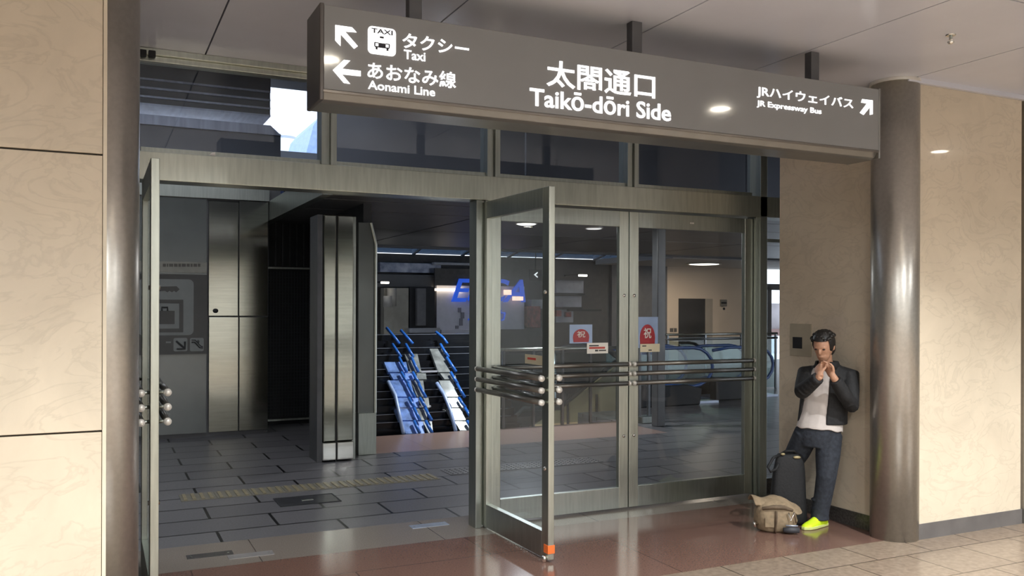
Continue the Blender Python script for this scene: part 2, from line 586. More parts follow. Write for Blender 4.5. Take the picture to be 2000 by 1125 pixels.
D1 = make_door(1, (.285, 6.17), math.radians(-90), 1.06, 'left glass door leaf standing open edge-on beside the left column')
D2 = make_door(2, (2.705, 6.17), math.radians(-88.6), 1.06, 'glass door leaf standing open towards the viewer in the middle')
D3 = make_door(3, (2.765, FY), 0, 1.272, 'closed glass door leaf behind the open leaf', sides=(1,))
D4 = make_door(4, (5.370, FY), math.pi, 1.322, 'closed glass door leaf at the right beside the side window', sides=(-1,))
L = dict(local=True)
# feet of the open leaf: orange tag and silver bolt
MB().box(1.005, 1.064, -.026, .026, .06, .115).build('orange_tag', ORANGE, D2, **L)['label'] = 'small orange tag at the foot of the door edge'
MB().cyl((1.03, -.035, .0), (1.03, -.035, .045), .016, 12).build('floor_bolt', CHROME, D2, smooth=True, **L)
# small notices on the glass / rails
for D, sg in ((D3, 1), (D4, -1)):
    m = MB()
    for k in (0, .022):
        xx = .47 + k if sg == 1 else .66 + k
        m.box(xx, xx + .018, -sg * (DT / 2 + .001), -sg * (DT / 2 + .003), 2.43, 2.443)
    m.build('rail_label', CAPM, D, **L)['label'] = 'tiny silver label on the top rail'


def notice(u0, v0, u1, v1, D, mt, label, marks):
    a = onY(u0, v0, FY - .012); b = onY(u1, v1, FY - .012)
    inv = Matrix.Translation(D.location) @ Matrix.Rotation(D.rotation_euler.z, 4, 'Z')
    inv = inv.inverted()

    def lb(x0, x1, y0, y1, z0, z1):
        p = inv @ Vector((x0, y0, z0)); q = inv @ Vector((x1, y1, z1))
        return MB().box(p.x, q.x, p.y, q.y, p.z, q.z)
    o = lb(a.x, b.x, FY - .0085, FY - .006, b.z, a.z).build('notice', mt, D, **L)
    o['label'] = label
    for (fx0, fz0, fx1, fz1, mm) in marks:
        W_, H_ = b.x - a.x, a.z - b.z
        lb(a.x + W_ * fx0, a.x + W_ * fx1, FY - .0105, FY - .0085, a.z - H_ * fz1, a.z - H_ * fz0).build('print', mm, o, **L)
    return o


notice(1147, 670, 1188, 690, D3, WHITEP, 'white notice with red and black print', [(.1, .2, .55, .32, INK), (.1, .38, .85, .56, INKR), (.38, .64, .52, .8, INK), (.56, .66, .9, .78, INK)])
notice(1251, 672, 1289, 687, D4, CREAMP, 'cream notice below the blue poster', [(.1, .18, .3, .32, INK), (.42, .7, .58, .85, INK)])

# ------------------------------------------------------------------ lettering helper


def glyphs(body, off=0.0, shear=0.0):
    c = bpy.data.curves.new('t', 'FONT')
    c.body = body
    c.offset = off
    c.shear = shear
    c.extrude = 0.0
    c.resolution_u = 3
    o = bpy.data.objects.new('t', c)
    COL.objects.link(o)
    dg = bpy.context.evaluated_depsgraph_get()
    me = bpy.data.meshes.new_from_object(o.evaluated_get(dg))
    bpy.data.objects.remove(o)
    pts = [(v.co.x, v.co.y) for v in me.vertices]
    fcs = [list(p.vertices) for p in me.polygons]
    bpy.data.meshes.remove(me)
    return pts, fcs


def lettering(name, body, x0, x1, zb, zt, y, m, parent, off=.0, cap=False, t=.004, shear=0.0, local=False, label=None):
    """text in an XZ plane facing -y, fitted into x0..x1 and zb..zt (cap: zb..zt is baseline..cap height)"""
    pts, fcs = glyphs(body, off, shear)
    ax, bx = min(p[0] for p in pts), max(p[0] for p in pts)
    if cap:
        ay, by = 0.0, .69
    else:
        ay, by = min(p[1] for p in pts), max(p[1] for p in pts)
    mb = MB()
    vs = [mb.bm.verts.new((x0 + (p[0] - ax) / (bx - ax) * (x1 - x0), y, zb + (p[1] - ay) / (by - ay) * (zt - zb))) for p in pts]
    for f in fcs:
        try:
            mb.bm.faces.new([vs[k] for k in f])
        except ValueError:
            pass
    g = bmesh.ops.extrude_face_region(mb.bm, geom=mb.bm.faces[:])
    for e in g['geom']:
        if isinstance(e, bmesh.types.BMVert):
            e.co.y += t
    o = mb.build(name, m, parent, local=local)
    if label:
        o['label'] = label
    return o


n2 = MB().box(.70, .95, -.011, -.008, 1.305, 1.37).build('notice', CREAMP, D2, **L)
n2['label'] = 'pale notice on the glass of the open leaf'
MB().box(.74, .86, -.013, -.011, 1.335, 1.35).build('print', INKR, n2, **L)
# poster with the red arch on door 4, seen through its glass, and one on door 3
def poster(D, u0, v0, u1, v1, label, char):
    a = onY(u0, v0, FY + .012); b = onY(u1, v1, FY + .012)
    p = MB().box(a.x, b.x, FY + .006, FY + .009, b.z, a.z)
    root = thing('poster', label, 'poster', ((a.x + b.x) / 2, FY + .008, b.z))
    p.build('sheet', BLUEP, root)
    W_, H_ = b.x - a.x, a.z - b.z
    cx = (a.x + b.x) / 2
    pts = []
    hw, z0, zt = W_ * .36, b.z + H_ * .06, b.z + H_ * .76
    pts.append((cx - hw * .93, FY + .004, z0))
    for k in range(13):
        an = math.pi - math.pi * k / 12
        pts.append((cx + hw * math.cos(an), FY + .004, z0 + (zt - z0) * (.38 + .62 * math.sin(an))))
    pts.append((cx + hw * .93, FY + .004, z0))
    MB().prism(pts, (0, .002, 0)).build('red_arch', REDP, root)['label'] = 'red arch printed on the poster'
    lettering('lettering', char, cx - hw * .5, cx + hw * .5, z0 + (zt - z0) * .36, z0 + (zt - z0) * .84, FY + .002, WHITEP, root, off=.01, t=.002)
    return root


poster(D4, 1243, 619, 1284, 679, 'pale blue poster with red arch and white character on right door', '祝')
poster(D3, 1112, 634, 1156, 670, 'dim blue poster with red arch on the door left of meeting stiles', '祝')

# ------------------------------------------------------------------ hanging sign
SY = 4.20
sl = onY(629, 100, SY).x; sr = onY(1718, 230, SY).x
sb, st = 2.735, 3.165
sign = thing('hanging_sign', 'long grey illuminated direction sign hung from the ceiling with white lettering', 'sign', ((sl + sr) / 2, SY + .14, sb - .03))
pr = []
for (dy, z) in ((0, sb + .02), (.03, sb - .025), (.06, sb - .035), (.27, sb - .035), (.28, sb), (.28, st), (.0, st)):
    pr.append((sl, SY + .004 + dy, z))
MB().prism(pr, (sr - sl, 0, 0)).build('body', SIGNB, sign, bevel=.004)
MB().box(sl + .01, sr - .01, SY, SY + .006, sb + .02, st - .004).build('face_panel', SIGNM, sign)
MB().box(sl - .012, sl + .01, SY - .004, SY + .285, sb - .035, st + .006).build('end_plate', mat('end_plate', (.13, .12, .115), .4, .6, var=.05), sign, bevel=.006)
MB().box(sr - .01, sr + .010, SY - .004, SY + .285, sb - .035, st + .006).build('end_plate', SIGNB, sign, bevel=.006)
MB().box(sl, sr, SY - .003, SY + .004, sb + .003, sb + .019).build('bottom_lip', mat('lip', (.22, .20, .18), .3, .8, var=.04), sign, bevel=.003)
for u in (808, 1239, 1586):
    x = onY(u, 70, SY + .13).x
    MB().box(x - .035, x + .035, SY + .10, SY + .16, st, CEIL).build('hanger', mat('hanger', (.13, .13, .135), .5, .4, var=.05), sign, bevel=.003)
yl = SY - .004


def zat(u, v):
    return onY(u, v, yl).z


def xat(u):
    return onY(u, 150, yl).x


def sign_text(body, u0, u1, vt, vb, off, cap=False):
    uu = u0 + 4
    lettering('lettering', body, xat(u0), xat(u1), zat(uu, vb), zat(uu, vt), yl, LETTER, sign, off, cap)


sign_text('タクシー', 786, 916, 64, 93, .014)
sign_text('Taxi', 789, 831, 97, 114.5, .010, True)
sign_text('あおなみ線', 718, 891, 120, 153, .010)
sign_text('Aonami Line', 719, 850, 157, 173.5, .010, True)
sign_text('太閤通口', 1068, 1280, 116, 168, .014)
sign_text('Taikō-dōri Side', 1035, 1311, 172, 205, .016, True)
sign_text('JRハイウェイバス', 1479, 1667, 166.5, 191, .008)
sign_text('JR Expressway Bus', 1479, 1605, 196, 206.5, .008, True)


def flat(pts_uv, name, m, parent, y=yl, t=.004):
    return MB().prism([onY(u, v, y) for u, v in pts_uv], (0, t, 0)).build(name, m, parent)


k = 280 / 1969.0
A1 = [(105, 60), (335, 92), (398, 162), (238, 150), (415, 352), (365, 388), (178, 185), (178, 350), (105, 272)]
flat([(640 + x * k, 40 + y * k) for x, y in A1], 'arrow', LETTER, sign)
A2 = [(72, 680), (222, 540), (312, 550), (200, 662), (455, 692), (455, 765), (195, 738), (310, 870), (222, 856)]
flat([(640 + x * k, 40 + y * k) for x, y in A2], 'arrow', LETTER, sign)
k3 = 600 / 1985.0
A3 = [(1735, 640), (1803, 648), (1803, 738), (1785, 742), (1786, 690), (1744, 742), (1720, 728), (1766, 668), (1728, 662)]
flat([(1160 + x * k3, y * k3) for x, y in A3], 'arrow', LETTER, sign)
# taxi pictogram
tx0, tx1, tz1, tz0 = xat(718.5), xat(773), zat(722, 50), zat(722, 104)
rr = .022
pts = []
for cx_, cz_, a0 in ((tx1 - rr, tz1 - rr, 0), (tx0 + rr, tz1 - rr, 90), (tx0 + rr, tz0 + rr, 180), (tx1 - rr, tz0 + rr, 270)):
    for q in range(5):
        an = math.radians(a0 + q * 22.5)
        pts.append((cx_ + rr * math.cos(an), yl, cz_ + rr * math.sin(an)))
pic = MB().prism(pts, (0, .004, 0)).build('taxi_pictogram', LETTER, sign)
pic['label'] = 'white square with a small car and the word TAXI'
tw, th = tx1 - tx0, tz1 - tz0
lettering('lettering', 'TAXI', tx0 + tw * .12, tx0 + tw * .88, tz0 + th * .76, tz0 + th * .93, yl - .002, SIGNK, pic, .02, t=.002)
mb = MB()


def tb(a, b, c, d):
    mb.box(tx0 + tw * a, tx0 + tw * b, yl - .002, yl, tz0 + th * c, tz0 + th * d)


tb(.42, .56, .60, .665)
tb(.37, .63, .28, .42)
tb(.24, .37, .40, .43); tb(.63, .76, .40, .43)
tb(.24, .76, .25, .29); tb(.22, .26, .28, .42); tb(.74, .78, .28, .42)
tb(.27, .34, .17, .25); tb(.66, .73, .17, .25)
mb.build('car_symbol', SIGNK, pic)

# ------------------------------------------------------------------ outside: roof, block, alley
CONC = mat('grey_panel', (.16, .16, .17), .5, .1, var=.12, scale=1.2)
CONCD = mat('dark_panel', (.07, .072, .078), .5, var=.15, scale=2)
SOFF = mat('canopy_soffit', (.19, .185, .18), .4, .2, var=.06, scale=3)
SKYLIT = mat('painted_sky_light', (.45, .47, .55), .35, .2, var=.15, scale=3, stretch=(6, 1, .5))  # pale colour stands in for sky light on the band and louvre edges
CHIP = mat('paper_chip', (.85, .85, .85), .5, var=.02)
WHITEB = mat('white_facade', (.85, .87, .90), .6, var=.03)
struct('ceiling', MB().box(-5, 21, 9.4, 12.6, 4.8, 4.95).box(2.6, 21, 6.25, 9.4, 4.8, 4.95), CONCD, 'dark high roof slab outside above the transom, opened at left for sky light', 'ceiling')  # left part kept open so sky light falls into the passage
struct('wall_front', MB().box(-5, 21, 6.26, 6.34, 3.45, 4.8), CONCD, 'unseen dark wall added above the doors to block sky light', 'wall')  # unseen; added to stop sky light coming over the concourse ceiling
struct('wall_side', MB().box(-5.1, -5, 6.35, 13.2, 0, 4.8), CONC, 'unseen grey wall added at far left of the outer passage to block light', 'wall')  # unseen; added to stop sky light entering from the left
BY = 11.9
bx1 = onY(524, 700, BY).x
bx2 = onY(549, 270, BY).x
struct('wall_block', MB().box(-5, bx1, BY + .03, 13.2, 0, 3.05).box(-5, bx2, BY + .03, 13.2, 3.05, 4.02), CONC, 'grey wall block at left beyond the open door', 'wall')
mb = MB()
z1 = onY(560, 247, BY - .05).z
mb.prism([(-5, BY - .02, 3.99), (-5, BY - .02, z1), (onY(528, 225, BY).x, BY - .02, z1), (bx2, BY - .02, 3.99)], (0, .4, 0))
struct('trim_9', mb, SKYLIT, 'band along the top of the grey wall block, painted pale as sky light', 'trim')
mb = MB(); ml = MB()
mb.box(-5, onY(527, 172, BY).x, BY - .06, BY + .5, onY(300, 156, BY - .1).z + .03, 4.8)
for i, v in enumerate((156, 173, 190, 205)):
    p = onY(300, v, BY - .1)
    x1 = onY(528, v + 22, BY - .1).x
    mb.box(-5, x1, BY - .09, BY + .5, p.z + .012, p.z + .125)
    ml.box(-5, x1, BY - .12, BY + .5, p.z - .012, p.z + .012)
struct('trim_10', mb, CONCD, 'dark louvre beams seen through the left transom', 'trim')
struct('trim_11', ml, SKYLIT, 'four louvre beam edges with sky light painted on as pale lines', 'trim')
# wall cladding panels
def panel_px(name, u0, v0, u1, v1, y, m, label, cat, dy=.02, kind='structure', bevel=.003):
    a = onY(u0, v0, y); b = onY(u1, v1, y)
    return tag(MB().box(a.x, b.x, y, y + dy, b.z, a.z).build(name, m, None, bevel=bevel), label, cat, None, kind)


GREYG = mat('grey_glass', (.17, .18, .17), .18, .2, var=.08, scale=2)
mb = MB()
a = onY(404, 386, BY - .02); b = onY(240, 850, BY - .02)
mb.box(-3, a.x, BY - .02, BY + .03, .06, a.z)
struct('wall_panel', mb, GREYG, 'dull grey panel behind the locker sign at left', 'wall')
mb = MB()
for u0, u1 in ((408, 465), (467.5, 523)):
    for v0, v1 in ((392, 617), (619.5, 845)):
        q0 = onY(u0, v0, BY - .03); q1 = onY(u1, v1, BY - .03)
        mb.box(q0.x, q1.x, BY - .03, BY + .03, max(.06, q1.z), q0.z)
struct('wall_panel', mb, MIRROR, 'four reflective stainless panels beside the dark alley', 'wall', bevel=.004)
struct('trim_12', MB().box(-3, bx1, BY - .05, BY + .03, onY(410, 388, BY).z, onY(410, 366, BY).z), STEELD, 'metal fascia over the stainless panels', 'trim')
o = MB().ball(onY(421, 607, BY - .035), .035, .01, .03).build('black_sticker', DARK, None)
tag(o, 'small black sticker on the upper left stainless panel', 'sticker')

# locker sign
ly_ = BY - .025
ls = thing('locker_sign', 'dark grey wall sign with pale locker pictogram behind the open left door', 'sign', tuple(onY(360, 690, ly_)))
LSD = mat('locker_dark', (.045, .045, .043), .35, var=.05)
LSL = mat('locker_light', (.20, .21, .20), .4, var=.05)
a = onY(250, 534, ly_); b = onY(404, 691, ly_)
MB().box(a.x, b.x, ly_ - .02, ly_, b.z, a.z).build('board', LSD, ls)
yy = ly_ - .022


def rrect(u0, v0, u1, v1, y, r, t=.003):
    a = onY(u0, v0, y); b = onY(u1, v1, y)
    z0, z1 = onY((u0 + u1) / 2, v1, y).z, onY((u0 + u1) / 2, v0, y).z
    pts = []
    for cx_, cz_, a0 in ((b.x - r, z1 - r, 0), (a.x + r, z1 - r, 90), (a.x + r, z0 + r, 180), (b.x - r, z0 + r, 270)):
        for q in range(5):
            an = math.radians(a0 + q * 22.5)
            pts.append((cx_ + r * math.cos(an), y, cz_ + r * math.sin(an)))
    return MB().prism(pts, (0, t, 0))


pc = rrect(270, 545, 378, 655, yy, .06).build('locker_pictogram', LSL, ls)
pc['label'] = 'pale rounded square with key and bag in a locker'
y2 = yy - .003
flat([(300, 560), (345, 559), (351, 565), (344, 571), (340, 568), (336, 571), (331, 568), (327, 571), (322, 568), (300, 570)], 'key_symbol', LSD, pc, y2, .002)
m = MB()
for (u0, v0, u1, v1) in ((292, 585, 358, 592.5), (350, 592.5, 358, 642), (292, 642, 358, 649), (292, 592.5, 299, 642)):
    p, q = onY(u0, v0, y2), onY(u1, v1, y2)
    m.box(p.x, q.x, y2, y2 + .002, q.z, p.z)
m.build('locker_outline', LSD, pc)
m = MB()
p, q = onY(304, 607, y2), onY(341, 633, y2)
m.box(p.x, q.x, y2, y2 + .002, q.z, p.z)
m.tube([onY(316, 607, y2), onY(316, 600, y2), onY(327, 600, y2), onY(327, 607, y2)], .012, 6)
m.build('bag_symbol', LSD, pc)
ic = rrect(339, 660, 366, 686, yy, .02).build('arrow_icon', LSL, ls)
m = MB().tube([onY(344, 666, y2), onY(360, 680, y2)], .014, 6).tube([onY(361, 667, y2), onY(361, 681, y2), onY(345, 681, y2)], .013, 6)
m.build('arrow', LSD, ic)
ic = rrect(371, 660, 398, 686, yy, .02).build('escalator_icon', LSL, ls)
m = MB().tube([onY(374, 668, y2), onY(380, 668, y2), onY(390, 679, y2), onY(396, 679, y2)], .010, 6).tube([onY(374, 664, y2), onY(381, 664, y2), onY(392, 676, y2), onY(396, 676, y2)], .006, 6)
m.ball(onY(387, 667, y2), .016, .004, .02)
m.build('escalator_symbol', LSD, ic)
m = MB(); p, q = onY(324, 667, yy), onY(334, 670, yy); m.box(p.x, q.x, yy, yy + .002, q.z, p.z)
m.build('dash_mark', LSL, ls)
o = panel_px('notice_strip', 250, 509, 404, 533, BY - .025, mat('strip', (.26, .25, .21), .4, var=.1), 'pale strip with illegible small print above the locker sign', 'sign', .006, None, 0)
m = MB()
u = 318
for wd in (6, 3, 8, 7, 5, 8, 6, 4, 7, 5):
    p, q = onY(u, 515, BY - .027), onY(u + wd, 521, BY - .027)
    m.box(p.x, q.x, BY - .027, BY - .024, q.z, p.z)
    u += wd + 1.6
m.build('print', mat('print_grey', (.10, .09, .075), .6, var=.1), o)

# alley: dark mesh gate
GY = 12.7
g = thing('mesh_gate', 'dark mesh gate closing the alley between panels and steel pier', 'gate', (2.7, GY, 0))
MB().box(bx1, 3.6, GY + .05, GY + .08, 0, 3.1).build('backing', DARK, g)
m = MB()
for i in range(34):
    x = bx1 + i * .042
    m.box(x, x + .008, GY, GY + .01, .12, 2.2)
for i in range(44):
    z = .14 + i * .047
    m.box(bx1, 3.6, GY - .004, GY + .004, z, z + .006)
o = m.build('mesh_infill', mat('mesh', (.035, .037, .042), .5, .3, var=.1), g)
MB().box(bx1, 3.6, GY - .03, GY + .02, 2.235, 2.26).build('rail', STEELD, g)
MB().box(bx1, 3.6, GY - .02, GY + .02, .06, .085).build('rail', STEELD, g)
m = MB()
for i in range(14):
    m.box(bx1 + .03 + i * .1, bx1 + .05 + i * .1, GY + .02, GY + .045, 2.28, 3.0)
m.build('slats', mat('slat', (.045, .046, .05), .5, var=.2), g)
struct('wall_alley', MB().box(bx1, 3.4, GY + .1, GY + .2, 0, 3.02), DARK, 'black wall behind the mesh gate', 'wall')
# bluish glazing over the alley
w = thing('window_7', 'bluish glazing strip at the top of the dark alley', 'window', (2.7, GY + .3, 3.0), kind='structure')
MB().box(bx1 - .3, 3.6, GY + .3, GY + .32, 3.02, 3.7).build('glass_pane', glass_mat('sky_glass', (.35, .42, .62)), w)
xx = onY(556, 385, GY + .28).x
MB().box(xx - .015, xx + .015, GY + .26, GY + .31, 3.02, 3.7).build('mullion', DARK, w)

# steel clad pier
PY = 9.43
p0, p1 = onY(631, 880, PY).x, onY(690, 880, PY).x
pr_ = thing('steel_pier', 'stainless steel clad pier standing behind the open doorway', 'pier', ((p0 + p1) / 2, PY + .2, 0), kind='structure')
px = onY(657, 800, PY).x
zt = 2.70
MB().box(p0, px - .006, PY, PY + .4, .22, zt).box(px + .006, p1, PY, PY + .4, .22, zt).build('cladding', MIRROR, pr_, bevel=.012)
MB().box(p0 - .06, p0 - .004, PY + .03, PY + .4, .0, zt).build('side_panel', mat('pier_side', (.10, .10, .105), .45, .5, var=.08), pr_)
MB().box(px - .006, px + .006, PY + .01, PY + .3, .0, zt).build('joint', DARK, pr_)
MB().box(p0 - .01, px - .006, PY - .02, PY + .4, .02, .215).box(px + .006, p1, PY - .02, PY + .4, .02, .215).build('base_block', CHROME, pr_, bevel=.008)
MB().box(p1 + .012, p1 + .05, PY + .1, PY + .4, 0, zt).build('corner_post', STEELD, pr_)
q0, q1 = onY(700, 880, PY + .28).x, onY(735, 880, PY + .28).x
MB().box(q0, q1, PY + .28, PY + .5, 0, .48).build('base_panel', STEELD, pr_, bevel=.004)
yq = PY + .3
MB().prism([(q0, yq, .48), (q1, yq, .48), (q1, yq, 2.42), (q0 + .14, yq, 2.66), (q0, yq, 2.66)], (0, .2, 0)).build('end_panel', GREYG, pr_)
MB().tube([(q1 - .012, yq - .01, .48), (q1 - .012, yq - .01, 2.42), (q0 + .14, yq - .01, 2.66)], .018, 8).build('edge_trim', STEEL, pr_)

# canopy
CZ = 2.9
ysm = [8.95] + [onZ(780, v, CZ).y for v in (396, 416, 449, 479)] + [16.5]
mb = MB()
xsm = [2.17, 4.6, 7.9, 11.0, 14.5, 21]
for i in range(len(ysm) - 1):
    for j in range(len(xsm) - 1):
        mb.box(xsm[j] + (.0 if j == 0 else .018), xsm[j + 1] - .018, ysm[i] + .025, ysm[i + 1] - .025, CZ, CZ + .04)
struct('ceiling', mb, SOFF, 'grey panelled canopy soffit beyond the doors', 'ceiling')
struct('ceiling', MB().box(2.19, 21, 8.97, 16.5, CZ + .045, CZ + .2), DARK, 'dark backing above the canopy soffit joints', 'ceiling')
struct('wall_fascia', MB().box(2.15, 4.4, 8.9, 8.96, CZ, 4.8).box(4.42, 7.6, 8.9, 8.96, CZ, 4.8).box(7.62, 21, 8.9, 8.96, CZ, 4.8), CONC, 'grey-blue fascia wall above the canopy seen through the transoms', 'wall')
struct('trim_13', MB().box(2.1, 21, 8.82, 8.9, CZ - .05, CZ + .12).box(2.07, 2.17, 8.82, 16.5, CZ - .06, CZ + .2), STEELD, 'metal edge beam of the canopy over the steel pier', 'trim')
# end of canopy: upstand and sloped glazed roof with trusses
struct('wall_upstand', MB().box(2.9, 21, 16.5, 16.6, CZ - .04, 4.6), CONCD, 'dark upstand at the far edge of the canopy', 'wall')
rw = thing('window_8', 'sloped glazed roof with white trusses over the far hall', 'window', (11.5, 19, 3.05), kind='structure')
TRUSS = mat('truss_steel', (.35, .40, .46), .5, .2, var=.1)
MB().prism([(3, 16.6, 4.3), (21, 16.6, 4.3), (21, 22.2, 3.12), (3, 22.2, 3.12)], (0, 0, .02)).build('glass_pane', glass_mat('roof_glass', (.14, .18, .23)), rw)
m = MB()
for i in range(13):
    x = 3.4 + i * 1.4
    m.tube([(x, 16.7, 4.22), (x, 22.1, 3.08)], .035, 6)
    m.tube([(x, 18.6, 3.86), (x + .7, 19.8, 3.30), (x + 1.4, 18.6, 3.86)], .02, 6)
    m.tube([(x, 20.9, 3.3), (x + .7, 19.8, 3.30), (x + 1.4, 20.9, 3.3)], .02, 6)
m.tube([(3, 19.8, 3.28), (21, 19.8, 3.28)], .03, 6)
m.build('truss', TRUSS, rw, smooth=True)

# ------------------------------------------------------------------ far hall
HY = 22.0
CREAMW = mat('cream_wall', (.72, .58, .44), .6, var=.03, scale=2)
GREYW = mat('grey_wall', (.13, .13, .135), .6, var=.08)
BROWNW = mat('brown_wall', (.07, .065, .06), .6, var=.15)
WHITEW = mat('white_wall', (.60, .61, .68), .5, var=.04)


def hx(u, y=HY):
    return onY(u, 600, y).x


struct('wall_far', MB().box(hx(1303), hx(1476), HY, HY + .2, -4, 3.1), CREAMW, 'cream far wall with a dark doorway beyond the right door', 'wall')
struct('wall_far', MB().box(hx(1195), hx(1303), HY, HY + .2, -4, 3.1), GREYW, 'plain grey far wall left of the cream wall', 'wall')
struct('wall_far', MB().box(3, hx(1195), HY + .1, HY + .3, -4, 3.1), BROWNW, 'dark brown far wall behind the escalators', 'wall')
struct('wall_far_side', MB().box(21, 21.1, 6.3, 22.2, -1, 4.8), GREYW, 'grey wall at the far right of the hall', 'wall')
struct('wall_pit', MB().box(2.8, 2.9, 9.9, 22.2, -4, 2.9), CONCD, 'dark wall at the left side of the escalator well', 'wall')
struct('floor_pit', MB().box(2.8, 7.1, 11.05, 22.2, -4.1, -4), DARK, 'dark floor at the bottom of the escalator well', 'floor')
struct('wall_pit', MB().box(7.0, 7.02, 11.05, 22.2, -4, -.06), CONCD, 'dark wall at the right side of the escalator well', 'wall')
struct('ceiling', MB().box(13.2, 21, 18.2, HY, 2.95, 3.10), mat('cream_ceiling', (.55, .52, .48), .6, var=.03), 'pale low ceiling in front of the cream far wall', 'ceiling')
d = thing('doorway', 'doorway in the cream far wall, its darkness put in as a black slab', 'doorway', (hx(1351), HY - .02, 0), kind='structure')
a, b = onY(1326, 583, HY - .02), onY(1377, 700, HY - .02)
MB().box(a.x, b.x, HY - .02, HY + .01, 0, a.z).build('opening', DARK, d)  # black slab on the wall stands for the unlit doorway
MB().box(b.x, onY(1392, 583, HY - .03).x, HY - .03, HY + .01, 0, a.z).build('reveal', mat('reveal', (.40, .34, .27), .6, var=.03), d)
o = panel_px('wall_unit', 1408, 585, 1420, 598, HY - .05, mat('unit', (.22, .20, .17), .5, var=.05), 'small grey box on the cream far wall beside the doorway', 'wall unit', .05, None)
a, b = onY(1409, 590, HY - .055), onY(1419, 593, HY - .055)
MB().box(a.x, b.x, HY - .058, HY - .05, b.z, a.z).build('dark_window', DARK, o)
o = MB().ball(onY(1414, 603, HY - .02), .04, .03, .04).build('wall_button', DARK, None)
tag(o, 'tiny dark button under the grey box on the cream wall', 'button')
o = panel_px('wall_plate', 1309, 641, 1322, 648, HY - .02, mat('plate_dark', (.10, .09, .08), .5, var=.05), 'small dark plate on the cream wall left of the doorway', 'plate', .02, None)
m = MB().box(o.location.x - .01, o.location.x + .01, HY - .025, HY - .018, o.location.z, o.location.z + .1).build('divider', CREAMW, o)

# window with daylight at the right end of the far wall
w = thing('window_9', 'bright far window seen past the right jamb', 'window', (hx(1495), HY, 0), kind='structure')
m = MB()
x0, x1 = hx(1477), hx(1530)
for v0, v1 in ((515, 522), (554, 566)):
    p, q = onY(1480, v0, HY), onY(1480, v1, HY)
    m.box(x0, x1, HY, HY + .08, q.z, p.z)
m.box(x0, x0 + .06, HY, HY + .08, 0, 2.9).box(hx(1499), hx(1507), HY, HY + .08, 0, onY(1480, 560, HY).z)
m.build('frame', GREYW, w)
MB().box(x0, x1, HY + .03, HY + .04, 0, 2.9).build('glass_pane', GLASS, w)
bl = thing('building', 'grey-brown building outside the far window', 'building', (hx(1495, 40), 40, -1))
a, b = onY(1440, 592, 40), onY(1540, 642, 40)
MB().box(a.x, b.x + 6, 40, 46, b.z, a.z).build('facade', mat('bld', (.30, .27, .28), .7, var=.2, scale=.8), bl)
MB().box(a.x, b.x + 6, 39.6, 40, -1, b.z - .4).build('base', mat('bldw', (.75, .75, .80), .7, var=.05), bl)
MB().box(a.x, b.x + 6, 39.7, 40, b.z - .4, b.z).build('band', mat('bldb', (.20, .12, .11), .7, var=.1), bl)

# bright white tower seen through the left transom
TYW = 45.0
tb_ = thing('building', 'white tower seen in bright light through the left transom', 'building', (onY(575, 240, TYW).x, TYW, -1))
m = MB()
c0 = onY(578, 235, TYW)
zb_, zm, ztop = -1, onY(578, 250, TYW).z, onY(578, 150, TYW).z
c0 = onY(570, 235, TYW)
zm = onY(570, 232, TYW).z
m.lathe((c0.x, TYW + 2, 0), [(.62, zb_), (.62, zm - .5), (.5, zm), (.1, zm + .1)], 40)
o = m.build('body', WHITEB, tb_, smooth=True)
m = MB()
for v in (258, 290, 296):
    z = onY(578, v, TYW).z
    r = .63
    m.lathe((c0.x, TYW + 2, 0), [(r, z - .06), (r + .02, z), (r, z + .06)], 40)
m.build('band', mat('tower_band', (.45, .50, .60), .6, var=.05), tb_, smooth=True)
o = tag(MB().prism([onY(594, 314, 30), onY(628, 314, 30), onY(628, 225, 30), onY(613, 243, 30)], (0, 4, 0)).build('roof_fin', mat('fin', (.35, .48, .75), .5, var=.1), None), 'slanted bluish roof edge beside the white tower', 'roof')
o['kind'] = 'structure'

# ------------------------------------------------------------------ mall sign on white wall
SHOPG = mat('shop_grey', (.34, .35, .38), .5, var=.1, scale=4)
BLUE = mat('mall_blue', (.01, .07, .55), .4, emit=(.01, .10, .75), estr=.35, var=.05)
SZ = 21.6
ms = thing('mall_sign', 'white wall panel with big blue slanted letters beyond the escalators', 'sign', tuple(onY(945, 642, SZ)))
a, b = onY(853, 562, SZ), onY(1024, 643, SZ)
z_ = onY(940, 555, SZ).z
MB().box(a.x, b.x, SZ, SZ + .15, b.z, z_ - .05).build('panel', WHITEW, ms)
a2, b2 = onY(848, 562, SZ - .02), onY(905, 573, SZ - .02)
MB().box(a2.x, b2.x, SZ - .1, SZ, b2.z + .06, a2.z - .02).build('light_strip', mat('warm_strip', (1, .8, .6), .5, emit=(1, .82, .6), estr=2.0, var=.01), ms)
MB().box(a2.x, b.x, SZ - .08, SZ, z_ - .05, z_ + .4).build('dark_top', BROWNW, ms)
p, q = onY(882, 590, SZ - .14), onY(1027, 546, SZ - .14)
lettering('lettering', 'ESCA', p.x, q.x, p.z, q.z, SZ - .14, BLUE, ms, .015, t=.04, shear=.32)
p, q = onY(915, 627, SZ - .05), onY(988, 605, SZ - .05)
lettering('lettering', 'エスカ', p.x, q.x, p.z, q.z, SZ - .05, BLUE, ms, .004, t=.03, shear=.1)
m = MB()
for (u, v0, v1) in ((898, 601, 610), (904, 610, 622), (901, 622, 636), (893, 636, 642)):
    p, q = onY(u - 3, v0, SZ - .03), onY(u + 3, v1, SZ - .03)
    m.box(p.x, q.x, SZ - .03, SZ, q.z, p.z)
m.build('grey_mark', mat('grey_mark', (.22, .22, .26), .5, var=.1), ms)
